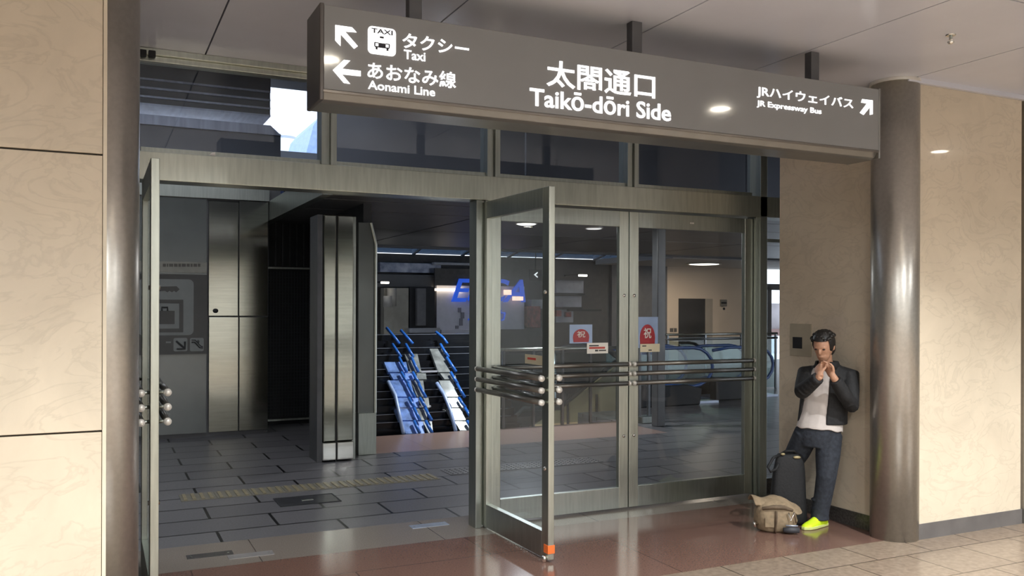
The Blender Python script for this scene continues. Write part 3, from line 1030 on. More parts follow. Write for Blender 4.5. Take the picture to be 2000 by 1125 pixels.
for u, v, su, sv in ((992, 571, 7, 5), (1012, 583, 10, 4)):
    p, q = onY(u - su, v - sv, SZ - .2), onY(u + su, v + sv, SZ - .2)
    MB().box(p.x, q.x, SZ - .2, SZ - .15, q.z, p.z).build('lit_notice', mat('lit_notice', (.9, .55, .45), .5, emit=(1, .6, .45), estr=1.1, var=.2, scale=14), ms)
# shop fronts / panels at the far wall, some built in place of reflections
WALLB = mat('beige_panel', (.30, .28, .23), .5, var=.15, scale=3)


def slab(name, u0, v0, u1, v1, y, dy, m, label, cat, kind=None):
    a, b = onY(u0, v0, y), onY(u1, v1, y)
    return tag(MB().box(a.x, b.x, y, y + dy, b.z, a.z).build(name, m, None, bevel=.01), label, cat, None, kind)


slab('wall_panel', 737, 535, 848, 562, 21.7, .2, CONCD, 'dark bulkhead above the beige panel at the far wall', 'wall', 'structure')
slab('wall_panel', 750, 562, 798, 660, 21.5, .3, WALLB, 'beige panel standing for a reflection behind the blue escalator handrails', 'wall', 'structure')  # beige and black blocks stand for wavy mirror reflections
slab('wall_panel', 800, 560, 849, 640, 21.5, .3, DARK, 'black panel standing for a reflection between beige panel and white sign panel', 'wall', 'structure')
slab('wall_panel', 815, 563, 832, 636, 21.3, .15, GREYW, 'grey vertical strip on the black panel, part of the built reflection', 'wall', 'structure')
def bowed(name, u, v0, v1, r, y, m, label):  # wavy beige reflections built as solid drums
    a = onY(u, v1, y); b = onY(u, v0, y)
    return tag(MB().lathe((a.x, y, 0), [(r, a.z), (r, b.z)], 24).build(name, m, None, smooth=True), label, 'drum', 'rounded drums standing for reflections by the beige panel')


bowed('reflection_drum', 757, 578, 600, .11, 21.2, mat('drum', (.42, .40, .36), .4, var=.05), 'rounded beige drum standing for a reflection, nearer the steel pier')
bowed('reflection_drum', 765, 563, 598, .12, 21.3, mat('drum2', (.36, .34, .30), .4, var=.05), 'taller rounded beige drum standing for a reflection beside the beige panel')
BLN = mat('dome_reflection', (.10, .12, .18), .3, .3, col2=(.28, .31, .38), scale=5)  # mottled tones paint the reflection of a dome
slab('wall_panel', 742, 512, 862, 534, 21.75, .2, BLN, 'high far panel left of the blue letters, mottled blue-grey as a dome reflection', 'wall', 'structure')
slab('wall_panel', 848, 512, 925, 519, 21.6, .2, SHOPG, 'pale strip high on the far wall above the blue letters', 'wall', 'structure')
slab('wall_panel', 905, 527, 985, 543, 21.75, .2, DARK, 'dark louvre panel above the blue letters', 'wall', 'structure')
slab('wall_panel', 800, 641, 860, 650, 21.3, .2, SHOPG, 'grey strip under the black wall panel', 'wall', 'structure')
slab('wall_panel', 862, 644, 925, 668, 21.5, .2, WHITEW, 'pale panel under the white sign panel', 'wall', 'structure')
SHOPW = mat('shop_white', (.42, .42, .46), .5, var=.25, scale=2.5)
sf = thing('shop_front', 'pale two-tier shop front with red goods behind the open door glass', 'shop', tuple(onY(1100, 655, 21.4)))
for i, (u0, v0, u1, v1) in enumerate(((1086, 547, 1140, 573), (1086, 578, 1136, 600), (1086, 604, 1120, 630), (1038, 585, 1062, 603))):
    a, b = onY(u0, v0, 21.4), onY(u1, v1, 21.4)
    MB().box(a.x, b.x, 21.4, 22.08, b.z, a.z).build('panel', SHOPW, sf, bevel=.01)
RG = mat('red_goods', (.28, .06, .05), .5, var=.4, scale=12)
for (u0, v0, u1, v1) in ((1087, 606, 1097, 618), (1106, 609, 1116, 619), (1038, 598, 1056, 640)):
    a, b = onY(u0, v0, 21.3), onY(u1, v1, 21.3)
    MB().box(a.x, b.x, 21.3, 22.08, b.z, a.z).build('goods', RG, sf, bevel=.01)
m = MB()
for (u0, v0, u1, v1) in ((1084, 573, 1142, 577), (1084, 600, 1138, 604), (1084, 545, 1142, 547), (1112, 604, 1175, 608)):
    a, b = onY(u0, v0, 21.25), onY(u1, v1, 21.25)
    m.box(a.x, b.x, 21.25, 21.4, b.z, a.z)
m.build('awning', DARK, sf)
lampm = mat('lamp_glow', (1, .95, .85), .5, emit=(1, .93, .80), estr=3.0, var=.01)


def ceil_lamp(u, v, z, r, label, gr=None, em=None):
    p = onZ(u, v, z)
    t = thing('ceiling_lamp', label, 'lamp', (p.x, p.y, z - .03), group=gr)
    MB().lathe((p.x, p.y, 0), [(r, z - .02), (r * 1.15, z - .02), (r * 1.15, z), (r, z)], 24).build('rim', CAPM, t)
    MB().lathe((p.x, p.y, 0), [(.001, z - .03), (r * .8, z - .03), (r, z - .02), (r, z - .005), (.001, z - .005)], 24).build('diffuser', em or lampm, t, smooth=True)
    return p


p = ceil_lamp(1375, 515, 2.94, .42, 'round lit ceiling lamp in front of the cream far wall')
lamp_area('hall_lamp', (p.x, p.y, 2.88), 0.7, 34, (1.0, .84, .66))
p = ceil_lamp(1028, 435, CZ, .14, 'small lit lamp in the canopy soffit left of the open door edge')
lamp_area('canopy_lamp', (p.x, p.y, CZ - .04), .24, 70, (.95, .97, 1))
ceil_lamp(1160, 444, CZ, .12, 'small dim lamp in the canopy soffit right of the open door edge', em=mat('lamp_dim', (.6, .6, .6), .5, emit=(1, .95, .9), estr=.5, var=.01))
a, b = onY(1035, 530, 20.8), onY(1058, 545, 20.8)
ar = thing('direction_sign', 'small dark hanging sign with a white chevron behind the open door', 'sign', ((a.x + b.x) / 2, 20.8, b.z))
MB().box(a.x, b.x, 20.8, 20.86, b.z - .05, a.z + .05).build('board', DARK, ar)
flat([(1043, 536.5), (1050, 531), (1050.5, 533), (1046.5, 537), (1050.5, 540.5), (1050, 542.5)], 'chevron', LETTER, ar, 20.79, .01)
a = onY(1046, 531, 20.83)
MB().box(a.x - .012, a.x + .012, 20.82, 20.84, a.z, 3.415).build('hanger', DARK, ar)
for (u, v, l) in ((1140, 538, 'warm lit shop sign right of the open door edge'), (950, 552, 'small lit bar lamp over the blue letters'), (753, 552, 'small lit bar lamp at the far left of the hall')):
    a, b = onY(u - 7, v - 2, 21.0), onY(u + 7, v + 2, 21.0)
    t = tag(MB().box(a.x, b.x, 21.0, 21.1, b.z, a.z).build('bar_lamp', lampm, None), l, 'lamp')
    MB().box((a.x + b.x) / 2 - .02, (a.x + b.x) / 2 + .02, 21.03, 21.54 if 940 < u < 960 else 22.08, a.z - .01, a.z + .02).build('arm', DARK, t)

# ------------------------------------------------------------------ escalator well: stepped dark slats and escalator reflections built as solid parts
EY0, TANP = 11.15, .957
pn = Vector((0, -TANP, 1)).normalized()


def onS(u, v, lift=0.0):
    d = ray(u, v)
    o = Vector((0, 0, CAMH))
    q = Vector((0, EY0, -.10 + lift))
    return o + d * ((q - o).dot(pn) / d.dot(pn))


TREAD = mat('black_slat', (.008, .010, .014), .22, 0, .5, var=.2)
SILV = mat('silver_edge', (.45, .50, .60), .3, .6, var=.1)
st_ = thing('stepped_slats', 'bank of black mirror-like slats rising behind the pale landing', 'slats', (5, 11.8, -.1), kind='structure')
m = MB(); ml = MB()
NS = 15
for i in range(NS):
    y = EY0 + i * .10
    z = -.13 + i * .10 * TANP
    m.box(2.92, 5.5, y, y + .16, z - .03, z + .075)
    if i % 3 != 1:
        ml.box(2.92, 5.4, y - .004, y + .01, z + .066, z + .072)
m.build('slat', TREAD, st_)
ml.build('edge_line', SILV, st_)
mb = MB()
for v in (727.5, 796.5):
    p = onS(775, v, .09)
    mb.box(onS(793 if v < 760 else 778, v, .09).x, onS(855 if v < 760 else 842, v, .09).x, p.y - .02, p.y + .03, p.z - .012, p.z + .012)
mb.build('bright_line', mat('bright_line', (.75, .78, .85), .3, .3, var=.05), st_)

BHR = mat('blue_handrail', (.03, .17, .62), .3, 0, .6, var=.1)
BGL = mat('balustrade_glass', (.20, .34, .72), .2, .1, .5, var=.35, scale=9)
GGL = mat('balustrade_grey', (.33, .36, .35), .15, .3, .6, var=.35, scale=7)
PALE = mat('pale_edge', (.45, .60, .95), .3, .1, var=.1)


def at_v(poly, v):
    for (u0, v0), (u1, v1) in zip(poly[:-1], poly[1:]):
        if v <= v1:
            break
    return u0 + (u1 - u0) * (v - v0) / (v1 - v0)


def escal_mirrored(label, bands, rails, edges):  # mirror image of escalators built solid, cut and offset along the slats
    """bands: (left polyline, right polyline, material); all pixel polylines are laid on the rising slope"""
    t = thing('escalator', label, 'escalator', tuple(onS(*rails[0][-1])))
    for lft, rgt, mt in bands:
        cuts = [lft[0][1], 728, 742, 776, 797, 822, lft[-1][1]]
        for i in range(len(cuts) - 1):
            r = []
            dx = (-5, 3, -4, 2, -5, 4)[i]
            for v in (cuts[i] + 1, cuts[i + 1] - 1.5):
                p, q = onS(at_v(lft, v) + dx + (3 if v > cuts[i] + 2 else -2), v, .12), onS(at_v(rgt, v) + dx, v, .12)
                r.append([p, q, q - pn * .05, p - pn * .05])
            MB().loft(r).build('balustrade', mt, t)
    for rl in rails:
        cuts = [rl[0][1], 672, 698, 727, 750, 777, 797, 822, rl[-1][1]]
        for i in range(len(cuts) - 1):
            v0, v1 = cuts[i], cuts[i + 1] - 1
            dx = (4, -3, 0, -4, 2, -3, 3, -2)[i]
            MB().tube([onS(at_v(rl, v0) + dx - 3, v0, .19), onS(at_v(rl, (v0 + v1) / 2) + dx, (v0 + v1) / 2, .19), onS(at_v(rl, v1) + dx + 4, v1, .19)], .022, 8).build('handrail', BHR, t, smooth=True)
    for rl in edges:
        MB().tube([onS(*a, .15) for a in rl], .028, 6).build('skirt_edge', PALE, t, smooth=True)
    return t


escal_mirrored('left mirrored escalator built solid, two blue handrails and pale blue side glass',
      [([(757, 706), (762, 740), (776, 790), (786, 848)], [(795, 690), (803, 730), (816, 785), (826, 848)], BGL),
       ([(797, 690), (805, 730), (818, 785), (828, 848)], [(820, 690), (829, 730), (836, 785), (842, 848)], GGL)],
      [[(754, 640), (768, 662), (780, 690), (790, 725), (803, 770), (812, 812), (818, 846)], [(782, 645), (797, 668), (806, 695), (815, 735), (828, 785), (836, 820), (842, 846)]],
      [[(758, 745), (772, 772), (778, 800), (788, 846)]])
escal_mirrored('right mirrored escalator built solid, one blue handrail and pale grey side glass',
      [([(846, 680), (856, 720), (868, 760), (880, 800), (892, 842)], [(862, 668), (880, 710), (894, 760), (908, 800), (922, 842)], GGL)],
      [[(850, 648), (862, 660), (872, 690), (885, 720), (894, 750), (906, 790), (920, 830), (926, 845)]],
      [[(853, 748), (868, 772), (880, 802), (890, 842)]])
GB = mat('brown_slat', (.13, .10, .09), .4, .2, var=.25, scale=5)
m = MB()
for i in range(7):
    p, q = onS(888, 683 + i * 12, -.12), onS(925, 691 + i * 11, -.12)
    m.tube([p, q], .03, 5)
tag(m.build('slat_screen', GB, None), 'brown slatted screen between the right escalator and the centre jamb', 'screen')

# glass guards beside the well
GRD = mat('guard_metal', (.20, .21, .22), .3, .8, var=.1)


def guard(name, x0, x1, y, h, posts, label, rails=(1.0,), z0=0, gl=GLASSG):
    t = thing(name, label, 'railing', ((x0 + x1) / 2, y, z0))
    MB().box(x0, x1, y - .006, y + .006, z0 + .03, z0 + h - .06).build('glass_panel', gl, t)
    for k in range(posts):
        x = x0 + (x1 - x0) * k / (posts - 1)
        MB().box(x - .018, x + .018, y - .02, y + .02, z0, z0 + h).build('post', GRD, t)
    for f in rails:
        MB().tube([(x0 - .04, y, z0 + h * f), (x1 + .04, y, z0 + h * f)], .025, 10).build('rail', GRD if f != 1.0 else STEEL, t, smooth=True)
    return t


gx0, gx1 = onY(978, 700, 11.12).x, onY(1200, 700, 11.12).x
guard('glass_guard', gx0, gx1, 11.03, 1.10, 5, 'grey-green glass guard rail at the edge of the escalator well')
# stair rail sloping down behind it, with a brown side panel
sy_ = 12.2
stp = thing('stair_parapet', 'brown sloped stair side panel with black handrail behind the glass guard', 'stair', tuple(onY(1100, 835, sy_)))
BRN = mat('brown_glass', (.34, .25, .14), .25, 0, .5, var=.2, scale=2)
P = lambda u, v: onY(u, v, sy_)
MB().prism([P(1020, 845), P(1205, 835), P(1205, 715), P(1140, 765), P(1085, 802)], (0, .06, 0)).build('side_panel', BRN, stp)
MB().tube([P(975, 838) - Vector((0, .05, 0)), P(1020, 797) - Vector((0, .05, 0)), P(1090, 797) - Vector((0, .05, 0)), P(1200, 705) - Vector((0, .05, 0))], .035, 8).build('handrail', DARK, stp, smooth=True)
MB().tube([P(1083, 690), P(1100, 680), P(1140, 676), P(1190, 684), P(1210, 700)], .05, 8).build('newel_rail', DARK, stp, smooth=True)
MB().tube([P(1083, 690), P(1085, 800)], .03, 8).build('newel_post', GRD, stp, smooth=True)
for u in (1108, 1164):
    MB().tube([P(u, 770) + Vector((0, -.02, 0)), P(u, 838) + Vector((0, -.02, 0))], .02, 6).build('baluster', DARK, stp)

# grey post and stand behind the right door
q0, q1 = onZ(1283, 834, 0), onZ(1305, 834, 0)
cxp = (q0.x + q1.x) / 2
pt = tag(MB().box(cxp - .07, cxp + .07, q0.y, q0.y + .14, 0, CZ).build('post', mat('post_grey', (.20, .20, .20), .3, .6, var=.06), None, bevel=.01), 'square dark grey post standing behind the right door leaf', 'post')
sy2 = 10.75
sx0, sx1 = onY(1245, 815, sy2).x, onY(1281, 815, sy2).x
sd = thing('sign_stand', 'small metal stand on two legs seen under the blue poster', 'stand', ((sx0 + sx1) / 2, sy2, 0))
zb0 = onY(1262, 812, sy2).z
MB().box(sx0, sx1, sy2 - .12, sy2 + .12, 0, zb0).build('base', STEELD, sd, bevel=.01)
for u in (1249, 1267):
    x = onY(u, 700, sy2).x
    MB().box(x - .018, x + .018, sy2 - .02, sy2 + .02, zb0, 1.12).build('leg', GRD, sd)
a, b = onY(1252, 740, sy2 + .03), onY(1284, 660, sy2 + .03)
MB().box(a.x, b.x, sy2 + .02, sy2 + .04, 1.0, b.z).build('board', BLUEP, sd)

# guard rail and two escalator heads at the far right
gy = 14.2
guard('hall_railing', onY(1304, 660, gy).x, onY(1515, 660, gy).x, gy, 1.16, 4, 'two-bar glass railing in front of the cream far wall', (1.0, .92))


BHRD = mat('blue_handrail_dark', (.02, .08, .26), .3, 0, .6, var=.1)


def esc_head(u_end, u_start, vtop, vbase, y, label):
    """escalator landing end seen from the side; newel loops at the right"""
    r = onY(u_end, 700, y)
    x1 = r.x
    x0 = onY(u_start, 700, y).x
    t = thing('escalator', label, 'escalator', (x1 - .5, y + .4, 0))
    zt = onY((u_end + u_start) / 2, vtop, y).z
    for k, yk in enumerate((y, y + .75)):
        zc, rr_ = zt - .36, .34
        pts = [(x0, yk, zt - .05), ((x0 + x1) / 2 - .3, yk, zt)]
        for i in range(9):
            an = math.pi / 2 - math.pi * i / 8
            pts.append((x1 - rr_ + rr_ * math.cos(an) * 1.25, yk, zc + .02 + rr_ * math.sin(an)))
        pts.append((x1 - .9, yk, .36))
        pts.append((x1 - 1.3, yk, .30))
        MB().tube(pts, .030, 8).build('handrail', BHRD, t, smooth=True)
        gp = [(p[0], yk - .005, p[2]) for p in pts]
        MB().prism(gp + [(x0, yk - .005, .30)], (0, .01, 0)).build('balustrade', GLASSG, t)
        MB().prism([(x0, yk - .09, 0), (x1 - .25, yk - .09, 0), (x1 - .2, yk - .09, .28), (x1 - .5, yk - .09, .36), (x0, yk - .09, .36)], (0, .18, 0)).build('skirt', DARK, t, bevel=.02)
    MB().box(x0, x1 + .3, y + .09, y + .66, 0, .04).build('comb_plate', SILV, t)
    return t


esc_head(1384, 1230, 680, 760, 12.4, 'escalator head with blue handrails behind the right door leaf, left of two')
esc_head(1503, 1392, 678, 755, 12.8, 'escalator head with blue handrail nearest the right jamb')

# ------------------------------------------------------------------ floor details outside
TACT = mat('tactile', (.24, .20, .12), .4, var=.15, scale=20)
TACD = mat('tactile_dark', (.10, .10, .105), .45, var=.1)


def tile(label, loc, m, bars, gr):
    t = thing('tactile_tile', label, 'tile', loc, group=gr)
    MB().box(-.148, .148, -.148, .148, 0, .004).build('base', m, t, local=True)
    mb = MB()
    if bars:
        for i in range(4):
            x = -.11 + i * .073
            mb.box(x - .014, x + .014, -.13, .13, .004, .010)
    else:
        for i in range(5):
            for j in range(5):
                mb.lathe((-.11 + i * .055, -.11 + j * .055, 0), [(.013, .004), (.008, .010)], 6)
    mb.build('raised_bars' if bars else 'studs', TACT if bars else TACD, t, local=True)
    return t


base_ = onZ(352, 976, 0)
names = ['first', 'second', 'third', 'fourth', 'fifth', 'sixth', 'seventh', 'eighth']
t0 = None
TB = mat('tactile_base', (.17, .155, .12), .45, var=.1)
for i in range(8):
    loc = (base_.x + .15 + i * .30, base_.y + .05, .0005)
    lab = 'ochre ribbed tactile paving tile outside the open door, %s from the left door' % names[i]
    if t0 is None:
        t0 = tile(lab, loc, TB, True, 'ribbed tactile tiles outside the open doorway')
    else:
        dup(t0, loc, lab)
t1_ = None
b0 = onZ(882, 926, 0)
for i in range(6):
    loc = (b0.x + .12 + i * .30, b0.y + .10, .0005)
    lab = 'dark studded tactile tile behind the open middle door, %s from the left' % names[i]
    if t1_ is None:
        t1_ = tile(lab, loc, TACD, False, 'studded tactile tiles behind the middle door')
    else:
        dup(t1_, loc, lab)
p = onZ(600, 977, 0)
mc = thing('access_cover', 'dark recessed access cover in the pavers below the ribbed tiles', 'cover', (p.x, p.y, .0005))
MB().box(-.25, .25, -.16, .16, 0, .004).build('plate', mat('cover_plate', (.035, .035, .04), .4, .3, var=.2, scale=14), mc, local=True, bevel=.002)
MB().box(-.262, .262, -.172, -.16, 0, .006).box(-.262, .262, .16, .172, 0, .006).box(-.262, -.25, -.16, .16, 0, .006).box(.25, .262, -.16, .16, 0, .006).build('rim', DARK, mc, local=True)
MB().box(-.05, .05, -.02, .02, .004, .007).build('lift_ring', STEELD, mc, local=True)
for u, v, m_, l in ((410, 1084, BASEB, 'dark floor hinge plate in the threshold near the left open door'), (490, 1084, FLOOR_GRAN, 'pale floor plate in the threshold beside the dark hinge plate'), (838, 1026, SILV, 'small silver floor plate in front of the centre jamb')):
    p = onZ(u, v, 0)
    o = MB().box(p.x - .15, p.x + .15, p.y - .05, p.y + .05, .0, .003).build('floor_plate', m_ if m_ is not FLOOR_GRAN else mat('plate_pale', (.30, .28, .27), .3, .3, var=.1), None)
    tag(o, l, 'floor plate')
    for q in (-.12, .12):
        MB().cyl((p.x + q, p.y, .003), (p.x + q, p.y, .004), .008, 10).build('screw', STEELD, o)

# ------------------------------------------------------------------ ceiling fittings
DISC = mat('downlight_glow', (1, .95, .85), .5, emit=(1, .95, .85), estr=26, var=.01)
dl = None
for i, (x, y) in enumerate(LAMP_SPOTS):
    lab = 'round recessed warm downlight in the concourse ceiling behind the viewer'
    if dl is None:
        dl = thing('downlight', lab, 'downlight', (x, y, CEIL - .012), group='recessed concourse downlights')
        MB().lathe((0, 0, 0), [(.085, 0), (.105, 0), (.105, .012), (.085, .012)], 32).build('rim', CAPM, dl, local=True)
        MB().lathe((0, 0, 0), [(.052, .000), (.085, .000), (.085, .010), (.052, .010), (.052, .000)], 32).build('diffuser', DISC, dl, local=True)
    else:
        dup(dl, (x, y, CEIL - .012))
    lamp_area('downlight_light', (x, y, CEIL - .02), .10, E_DOWN * (.45 if y > 1 else .74), WARM, math.radians(112 if y > 1 else 168))
p = onZ(1857, 68, CEIL)
sp = thing('sprinkler', 'small chrome sprinkler head on the ceiling at upper right', 'sprinkler', (p.x, p.y, CEIL - .06))
MB().lathe((p.x, p.y, 0), [(.028, CEIL - .006), (.030, CEIL - .001)], 20).build('flange', CHROME, sp)
MB().lathe((p.x, p.y, 0), [(.010, CEIL - .03), (.010, CEIL - .005)], 14).build('stem', STEELD, sp)
MB().ball((p.x, p.y, CEIL - .042), .020, .020, .016).build('bulb', CHROME, sp, smooth=True)

# plate on the wall behind the person
wx = 5.33
a, b = onX(1544, 632, wx), onX(1585, 697, wx)
wp = thing('wall_plate', 'pale wall plate with a dark square beside the person head', 'plate', (wx, (a.y + b.y) / 2, b.z))
MB().box(wx - .008, wx, min(a.y, b.y), max(a.y, b.y), b.z, a.z).build('plate', mat('plate_pale2', (.45, .40, .30), .4, .2, var=.04), wp, bevel=.002)
a2, b2 = onX(1550, 658, wx), onX(1568, 681, wx)
MB().box(wx - .011, wx - .007, min(a2.y, b2.y), max(a2.y, b2.y), b2.z, a2.z).build('dark_square', DARK, wp)

# ------------------------------------------------------------------ person
G0 = onZ(1600, 1028, 0)


def Q(a, b, z):
    return Vector((G0.x, G0.y, 0)) + Rv * a + Vector((Fv.x, Fv.y, 0)) * b + Vector((0, 0, z))


def D3_(a, b, z=0):
    return Rv * a + Fv * b + Vector((0, 0, z))


SKIN = mat('skin', (.50, .27, .17), .5, var=.05, scale=30)
HAIR = mat('hair', (.018, .015, .013), .5, var=.4, scale=120)
JACK = mat('jacket', (.013, .013, .014), .75, var=.25, scale=60, bump=.15)
SHIRT = mat('shirt', (.68, .62, .58), .8, var=.05, scale=12, bump=.2)
JEAN = mat('jeans', (.026, .031, .042), .85, var=.25, scale=40, bump=.2)
NEON = mat('neon_shoe', (.62, .85, .02), .5, var=.08, scale=30)
SOLE = mat('shoe_sole', (.55, .60, .20), .6, var=.05)
fa, fb = -.464, -.886           # facing of the torso in (a, b)
f3 = D3_(fa, fb).normalized()
l3 = D3_(.886, -.464).normalized()
person = thing('person', 'person in dark jacket, white shirt and jeans leaning on the marble wall', 'person', tuple(Q(0, 0, 0)))


def ell(c, rx, ry, n=28, a0=0, a1=360):
    c = Q(*c)
    full = a1 - a0 >= 360
    k = n if full else n + 1
    return [c + l3 * (rx * math.sin(math.radians(a0 + (a1 - a0) * i / n))) + f3 * (ry * math.cos(math.radians(a0 + (a1 - a0) * i / n))) for i in range(k)]


TORSO = [((.00, .02, .66), .150, .108), ((.00, .02, .74), .158, .112), ((.02, .02, .84), .148, .105), ((.045, .02, .95), .152, .108),
         ((.06, .02, 1.06), .165, .112), ((.068, .02, 1.15), .172, .105), ((.07, .015, 1.215), .145, .085), ((.06, .0, 1.25), .075, .068), ((.045, -.02, 1.28), .055, .058)]
SHR, ELR, WRR = Q(.215, -.055, 1.175), Q(.170, -.19, .965), Q(.005, -.275, 1.185)
SHL, ELL_, WRL = Q(-.075, .095, 1.175), Q(-.165, -.09, 1.06), Q(-.085, -.255, 1.19)
HPR, KNR, ANR = Q(.075, -.005, .70), Q(.035, -.055, .40), Q(.005, .0, .085)
HPL, KNL, ANL = Q(-.075, .06, .70), Q(-.15, .27, .41), Q(-.165, .36, .085)
hf = D3_(-.60, -.74, -.30).normalized()
hs = Vector((hf.y, -hf.x, 0)).normalized()
if hs.dot(l3) < 0:
    hs = -hs
hu = hs.cross(hf)
if hu.z < 0:
    hu = -hu
HC = Q(.0, -.085, 1.405)
bod = MB()
bod.loft([ell(*t) for t in TORSO])
bod.tube([Q(.055, 0, 1.20), Q(.03, -.04, 1.30), HC - hu * .05 - hf * .02], [.055, .05, .05], 14)
bod.ball(HC + hu * .012, .072, .092, .104, (hs, hf, hu), 24, 16)
bod.ball(HC - hu * .055 + hf * .028, .050, .055, .055, (hs, hf, hu), 18, 12)       # jaw
bod.ball(HC - hu * .015 + hf * .097, .011, .016, .022, (hs, hf, hu), 10, 8)          # nose
bod.ball(HC + hu * .018 + hf * .082, .045, .012, .008, (hs, hf, hu), 10, 8)          # brow
for sg in (-1, 1):
    bod.ball(HC - hu * .005 + hs * (.073 * sg) - hf * .008, .010, .018, .030, (hs, hf, hu), 10, 8)   # ears
bod.ball(HC - hu * .058 + hf * .080, .022, .010, .006, (hs, hf, hu), 10, 8)         # lips
for s_, e_, w_ in ((SHR, ELR, WRR), (SHL, ELL_, WRL)):
    bod.tube([s_, (s_ + e_) / 2, e_, (e_ + w_) / 2, w_], [.048, .045, .038, .036, .026], 12)
for h_, k_, a_ in ((HPR, KNR, ANR), (HPL, KNL, ANL)):
    bod.tube([h_ + Vector((0, 0, .03)), (h_ + k_) / 2, k_, (k_ + a_) / 2, a_, a_ - Vector((0, 0, .05))], [.078, .070, .050, .048, .036, .036], 14)


def hand(w, tip, side, curl):
    """palm from the wrist towards tip; side = direction across the palm (thumb side positive); curl = direction fingers bend to"""
    d = (tip - w).normalized()
    sd_ = (side - d * side.dot(d)).normalized()
    c = d.cross(sd_).normalized()
    if c.dot(curl) < 0:
        c = -c
    pm = w + d * .045
    bod.ball(pm, .040, .050, .016, (sd_, d, c), 14, 10)
    bod.tube([w - d * .01, w + d * .03], [.024, .026], 10)
    for k, (off, ln) in enumerate(((.029, .068), (.010, .078), (-.010, .072), (-.028, .056))):
        r = w + d * .080 + sd_ * off
        p1 = r + d * (ln * .42) + c * .006
        p2 = p1 + d * (ln * .24) + c * (ln * .26)
        p3 = p2 + d * (ln * .06) + c * (ln * .26)
        bod.tube([r - d * .02, r, p1, p2, p3], [.0095, .0095, .0088, .008, .0068], 8)
    r = w + d * .03 + sd_ * .030
    bod.tube([r, r + sd_ * .025 + d * .022 + c * .01, r + sd_ * .030 + d * .045 + c * .022, r + sd_ * .022 + d * .062 + c * .03], [.012, .011, .010, .008], 8)


MO = HC - hu * .075 + hf * .115
hand(WRR, MO + hs * .03, -hs * .3 + hf * -.2 + Vector((0, 0, .6)), -hs)
hand(WRL, MO - hs * .03, hs * .3 + hf * -.2 + Vector((0, 0, .6)), hs)
bod.build('body', SKIN, person, remesh=.0055)
# eyes, hair
for sg in (-1, 1):
    e = MB().ball(HC + hu * .004 + hf * .086 + hs * (.030 * sg), .012, .006, .006, (hs, hf, hu), 10, 8).build('eye', mat('eye', (.03, .02, .02), .2, var=.05), person, smooth=True)
hm = MB()
hm.ball(HC + hu * .028 - hf * .012, .084, .100, .103, (hs, hf, hu), 28, 18)
hm.ball(HC - hf * .040 - hu * .015, .076, .066, .085, (hs, hf, hu), 20, 14)
for i in range(60):
    th = random.uniform(0, 2 * math.pi)
    ph = random.uniform(.0, 1.25)
    dv = hs * (math.sin(ph) * math.cos(th)) - hf * (math.sin(ph) * math.sin(th)) + hu * math.cos(ph)
    c = HC + hu * .025 - hf * .015 + Vector((dv.x, dv.y, dv.z)) * .092
    hm.ball(c, .018, .020, .014, (hs, hf, hu), 8, 6)
bm_ = hm.bm
# trim the face opening
kill = [v for v in bm_.verts if (v.co - HC).dot(hf) > .052 and (v.co - HC).dot(hu) < .062]
bmesh.ops.delete(bm_, geom=kill, context='VERTS')
hm.build('hair', HAIR, person, smooth=True)
# shirt: torso shell slightly larger, long at the back
sh = MB()
rings = []
for (c, rx, ry), z in zip([((.005, .02, .0), .172, .128), ((.01, .02, 0), .166, .122), ((.025, .02, 0), .160, .116), ((.045, .02, 0), .160, .116), ((.06, .02, 0), .172, .119), ((.068, .02, 0), .176, .110), ((.068, .012, 0), .135, .086), ((.058, -.005, 0), .076, .074)],
                          (.765, .80, .86, .95, 1.06, 1.15, 1.215, 1.262)):
    rings.append(ell((c[0], c[1], z), rx, ry, 40))
for i, p in enumerate(rings[0]):       # hem hangs lower at the viewer's right
    k = (p - Q(0, .02, .765)).dot(Rv)
    p.z -= .03 * max(0, k / .17) - .0 + .006 * math.sin(i * 1.3)
for r in rings[1:6]:
    for i, p in enumerate(r):
        p += (f3 if i % 5 == 0 else f3 * -.2) * .004
sh.loft(rings, cap=False)
sh.build('shirt', SHIRT, person, smooth=True, solid=.006, sub=1)
# jeans
jn = MB()
jn.loft([ell((0, .02, .62), .150, .110), ell((0, .02, .70), .166, .120), ell((.005, .02, .78), .160, .116), ell((.015, .02, .80), .154, .112)])
for h_, k_, a_ in ((HPR, KNR, ANR), (HPL, KNL, ANL)):
    jn.tube([h_ + Vector((0, 0, .02)), (h_ + k_) / 2 + f3 * .008, k_ + f3 * .006, (k_ * .6 + a_ * .4), (k_ * .3 + a_ * .7), a_ + Vector((0, 0, .02)), a_ - Vector((0, 0, .03))],
            [.098, .092, .076, .070, .066, .066, .070], 18)
for k_, a_ in ((KNR, ANR), (KNL, ANL)):
    for q in range(4):
        c = a_ + Vector((0, 0, .02 + q * .035)) + f3 * random.uniform(-.01, .01)
        jn.ball(c, .072, .072, .014, None, 14, 8)
jn.build('jeans', JEAN, person, remesh=.008)
bl_ = MB()
rg0 = ell((.015, .02, .795), .163, .121, 40)
rg1 = ell((.015, .02, .825), .161, .119, 40)
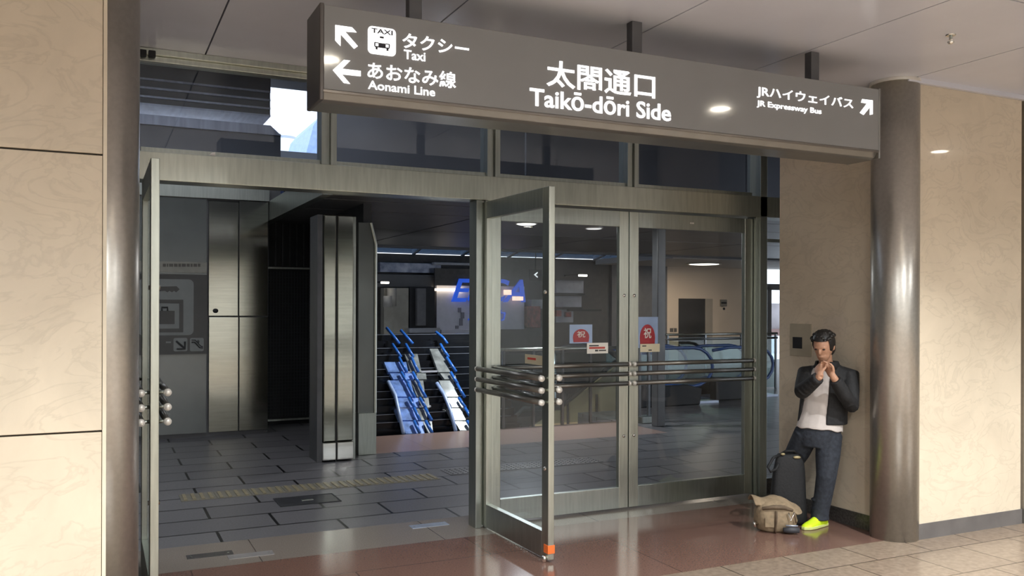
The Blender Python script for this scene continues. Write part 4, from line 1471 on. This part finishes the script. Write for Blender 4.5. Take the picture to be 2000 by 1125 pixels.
# jacket: open shell + sleeves + collar
jk = MB()
JA0, JA1 = 14, 296
prof = [((.03, .025), .80, .186, .142), ((.035, .025), .88, .182, .138), ((.045, .025), .97, .182, .136), ((.058, .022), 1.07, .190, .134), ((.068, .02), 1.16, .188, .122), ((.072, .012), 1.22, .150, .096), ((.06, .0), 1.262, .088, .080)]
rings = []
for i, ((ca, cb), z, rx, ry) in enumerate(prof):
    g = [JA0, JA0, JA0 + 0, JA0 - 2, JA0 - 4, JA0 + 2, JA0 + 8][i]
    rings.append(ell((ca, cb, z), rx, ry, 44, g, JA1 + [0, 2, 6, 14, 20, 14, 4][i]))
jo = []
for r in rings:
    c = sum(r, Vector()) / len(r)
    inner = [p + (c - p).normalized() * .018 for p in r]
    jo.append(r + inner[::-1])
jk.loft(jo)
for s_, e_, w_ in ((SHR, ELR, WRR), (SHL, ELL_, WRL)):
    ins = s_ + (Q(.07, .02, 1.17) - s_) * .35 + Vector((0, 0, .01))
    w2 = e_ + (w_ - e_) * .90
    pts = [ins, s_, s_ * .5 + e_ * .5, e_, e_ * .6 + w2 * .4, w2]
    jk.tube(pts, [.066, .074, .066, .062, .056, .047], 16)
    for q in range(5):
        t_ = .1 + q * .2
        c = e_ + (w2 - e_) * t_
        dd = (w2 - e_).normalized()
        x_ = dd.orthogonal().normalized()
        jk.ball(c + x_ * .006, .060 - .012 * t_, .060 - .012 * t_, .011, (x_, dd.cross(x_), dd), 14, 8)
jk.build('jacket', JACK, person, remesh=.007)
cl = MB()
rA = ell((.06, .0, 1.225), .098, .090, 30, JA0 + 4, JA1 + 10)
rB = ell((.052, -.012, 1.285), .078, .076, 30, JA0 + 10, JA1 + 0)
cl.loft([rA, rB], closed=False, cap=False)
cl.build('collar', JACK, person, smooth=True, solid=.014)


def shoe(a_, d, tilt=0):
    d = d.normalized()
    s_ = Vector((-d.y, d.x, 0))
    up = Vector((0, 0, 1))
    b0 = Vector((a_.x, a_.y, 0)) - d * .07
    m = MB()
    rings = []
    for t, w, h in ((0, .026, .06), (.03, .036, .085), (.08, .038, .10), (.13, .040, .085), (.18, .045, .062), (.22, .044, .05), (.255, .032, .038), (.272, .014, .024)):
        c = b0 + d * t
        rings.append([c + s_ * (w * math.cos(2 * math.pi * k / 16)) + up * (.02 + (h - .02) * max(0, math.sin(2 * math.pi * k / 16)) + (.012 * min(0, math.sin(2 * math.pi * k / 16)))) for k in range(16)])
    m.loft(rings)
    o = m.build('shoe', NEON, person, smooth=True)
    m = MB()
    rings = []
    for t, w in ((-.006, .020), (.0, .030), (.08, .040), (.18, .049), (.24, .042), (.278, .014)):
        c = b0 + d * t
        rings.append([c + s_ * w + up * .002, c - s_ * w + up * .002, c - s_ * w + up * .024, c + s_ * w + up * .024])
    m.loft(rings)
    m.build('sole', SOLE, o, bevel=.004)
    m = MB()
    for t in (.10, .13, .16):
        c = b0 + d * t + up * (.10 - (t - .08) * .45)
        m.tube([c + s_ * .026 - up * .012, c + up * .004, c - s_ * .026 - up * .012], .0045, 6)
    m.build('lace', mat('lace', (.75, .9, .2), .6, var=.05), o, smooth=True)


shoe(ANR, D3_(-.80, -.55))
shoe(ANL, D3_(-.85, -.40))

# ------------------------------------------------------------------ bags
BLK = mat('black_cloth', (.005, .005, .006), .7, var=.3, scale=60, bump=.15)
KHAKI = mat('khaki_canvas', (.24, .175, .105), .8, var=.15, scale=30, bump=.2)
KHAKD = mat('khaki_dark', (.13, .09, .055), .8, var=.2, scale=30)
TB0 = onZ(1540, 1023.5, 0)
bx = Rv.copy(); byv = Vector((Fv.x, Fv.y, 0))


def B(a, b, z, o=TB0):
    return Vector((o.x, o.y, 0)) + bx * a + byv * b + Vector((0, 0, z))


tt = thing('tote_bag', 'tall black tote bag standing on the floor against the jeans', 'bag', tuple(TB0))
m = MB()
rings = []
for z, a0, a1, dpt in ((.0, -.140, .135, .05), (.03, -.145, .142, .056), (.22, -.140, .132, .056), (.42, -.120, .125, .042), (.52, -.100, .115, .026), (.555, -.085, .10, .016)):
    c, hw = (a0 + a1) / 2, (a1 - a0) / 2
    rings.append([B(c + hw * math.copysign(abs(math.cos(t)) ** .5, math.cos(t)), dpt * math.copysign(abs(math.sin(t)) ** .6, math.sin(t)), z) for t in [2 * math.pi * k / 24 for k in range(24)]])
m.loft(rings)
m.build('bag_body', BLK, tt, smooth=True)
m = MB().tube([B(-.08, -.03, 0.550), B(-.14, -.06, 0.530), B(-.185, -.075, 0.460), B(-.165, -.078, 0.425), B(-.12, -.072, 0.445), B(-.095, -.06, 0.490)], .011, 8)
m.build('handle', BLK, tt, smooth=True)
m = MB().tube([B(-.06, .0, 0.550), B(-.03, -.03, 0.580), B(.03, -.03, 0.580), B(.07, .0, 0.550)], .010, 8)
m.build('handle', BLK, tt, smooth=True)
BUF = mat('buckle', (.40, .33, .18), .4, .3, var=.1)
m = MB().ball(B(-.055, -.03, 0.555), .018, .012, .010, (bx, byv, Vector((0, 0, 1)))).ball(B(.055, -.03, 0.530), .030, .012, .012, (bx, byv, Vector((0, 0, 1))))
m.build('buckle', BUF, tt, smooth=True)['label'] = 'two brass coloured tabs at the top'

MBO = onZ(1521, 1040, 0) + byv * .065
mg = thing('messenger_bag', 'khaki canvas messenger bag lying on the floor before the black tote bag', 'bag', (MBO.x, MBO.y, 0))


def C(a, b, z):
    return B(a, b, z, MBO)


m = MB()
rings = []
for z, hw, dp, sh_ in ((.0, .11, .075, .0), (.02, .145, .095, -.0), (.08, .160, .105, -.005), (.15, .155, .10, -.01), (.20, .135, .085, -.015), (.225, .09, .05, -.015)):
    rings.append([C(sh_ + hw * math.copysign(abs(math.cos(t)) ** .7, math.cos(t)) + .006 * math.sin(5 * t + z * 30), dp * math.sin(t) + .005 * math.cos(4 * t), z) for t in [2 * math.pi * k / 32 for k in range(32)]])
m.loft(rings)
m.build('bag_body', KHAKI, mg, smooth=True)
# rumpled flap thrown open at the top
m = MB()
r0 = [C(-.18 + .36 * i / 12, -.07 + .02 * math.sin(i), .19 + .012 * math.sin(i * 1.7) - (.05 if i > 9 else 0)) for i in range(13)]
r1 = [C(-.185 + .37 * i / 12, -.02, .245 + .02 * math.sin(i * .9 + 1) - (.07 * max(0, i - 8) / 4)) for i in range(13)]
r2 = [C(-.195 + .385 * i / 12, .05, .26 + .018 * math.sin(i * 1.1 + 2) - (.09 * max(0, i - 7) / 5)) for i in range(13)]
r3 = [C(-.20 + .395 * i / 12, .10, .20 + .015 * math.sin(i * 1.3) - (.08 * max(0, i - 7) / 5)) for i in range(13)]
m.loft([r0, r1, r2, r3], closed=False, cap=False)
m.build('flap', KHAKI, mg, smooth=True, solid=.012, sub=1)
m = MB().tube([C(-.13, -.085, .185), C(-.05, -.098, .20), C(.03, -.098, .197), C(.10, -.08, .17)], [.012, .016, .016, .010], 8)
m.build('opening_fold', KHAKD, mg, smooth=True)
m = MB()
p = [C(-.115, -.098, .12), C(-.05, -.108, .12), C(-.05, -.112, .05), C(-.115, -.102, .05)]
m.prism(p, -byv * .006)
m.build('pocket', KHAKI, mg, bevel=.002)
m = MB().tube([C(-.03, -.108, .17), C(-.035, -.117, .10), C(-.04, -.112, .03), C(-.035, -.09, .005)], .014, 8, .4)
m.build('strap', KHAKD, mg, smooth=True)
m = MB().tube([C(-.155, -.05, .06), C(-.185, -.06, .07), C(-.175, -.06, .04)], .010, 8)
m.build('ring', CHROME, mg, smooth=True)
m = MB().tube([C(.06, -.11, .16), C(.075, -.115, .10), C(.10, -.11, .16), C(.12, -.10, .08)], .006, 8)
m.build('ring', CHROME, mg, smooth=True)
PO = C(.075, -.125, 0)
d_ = (bx * .96 - byv * .1)
m = MB().tube([PO + Vector((0, 0, .032)) - d_ * .06, PO + Vector((0, 0, .034)), PO + Vector((0, 0, .034)) + d_ * .06], [.018, .026, .020], 12)
m.build('strap_roll', mat('strap_grey', (.035, .035, .04), .6, var=.2), mg, smooth=True)['label'] = 'dark grey rolled strap hanging to the floor'
m = MB().tube([PO + Vector((0, 0, .066)) - d_ * .04, PO + Vector((0, 0, .066)) + d_ * .05], .006, 8)
m.build('buckle', SILV, mg, smooth=True)
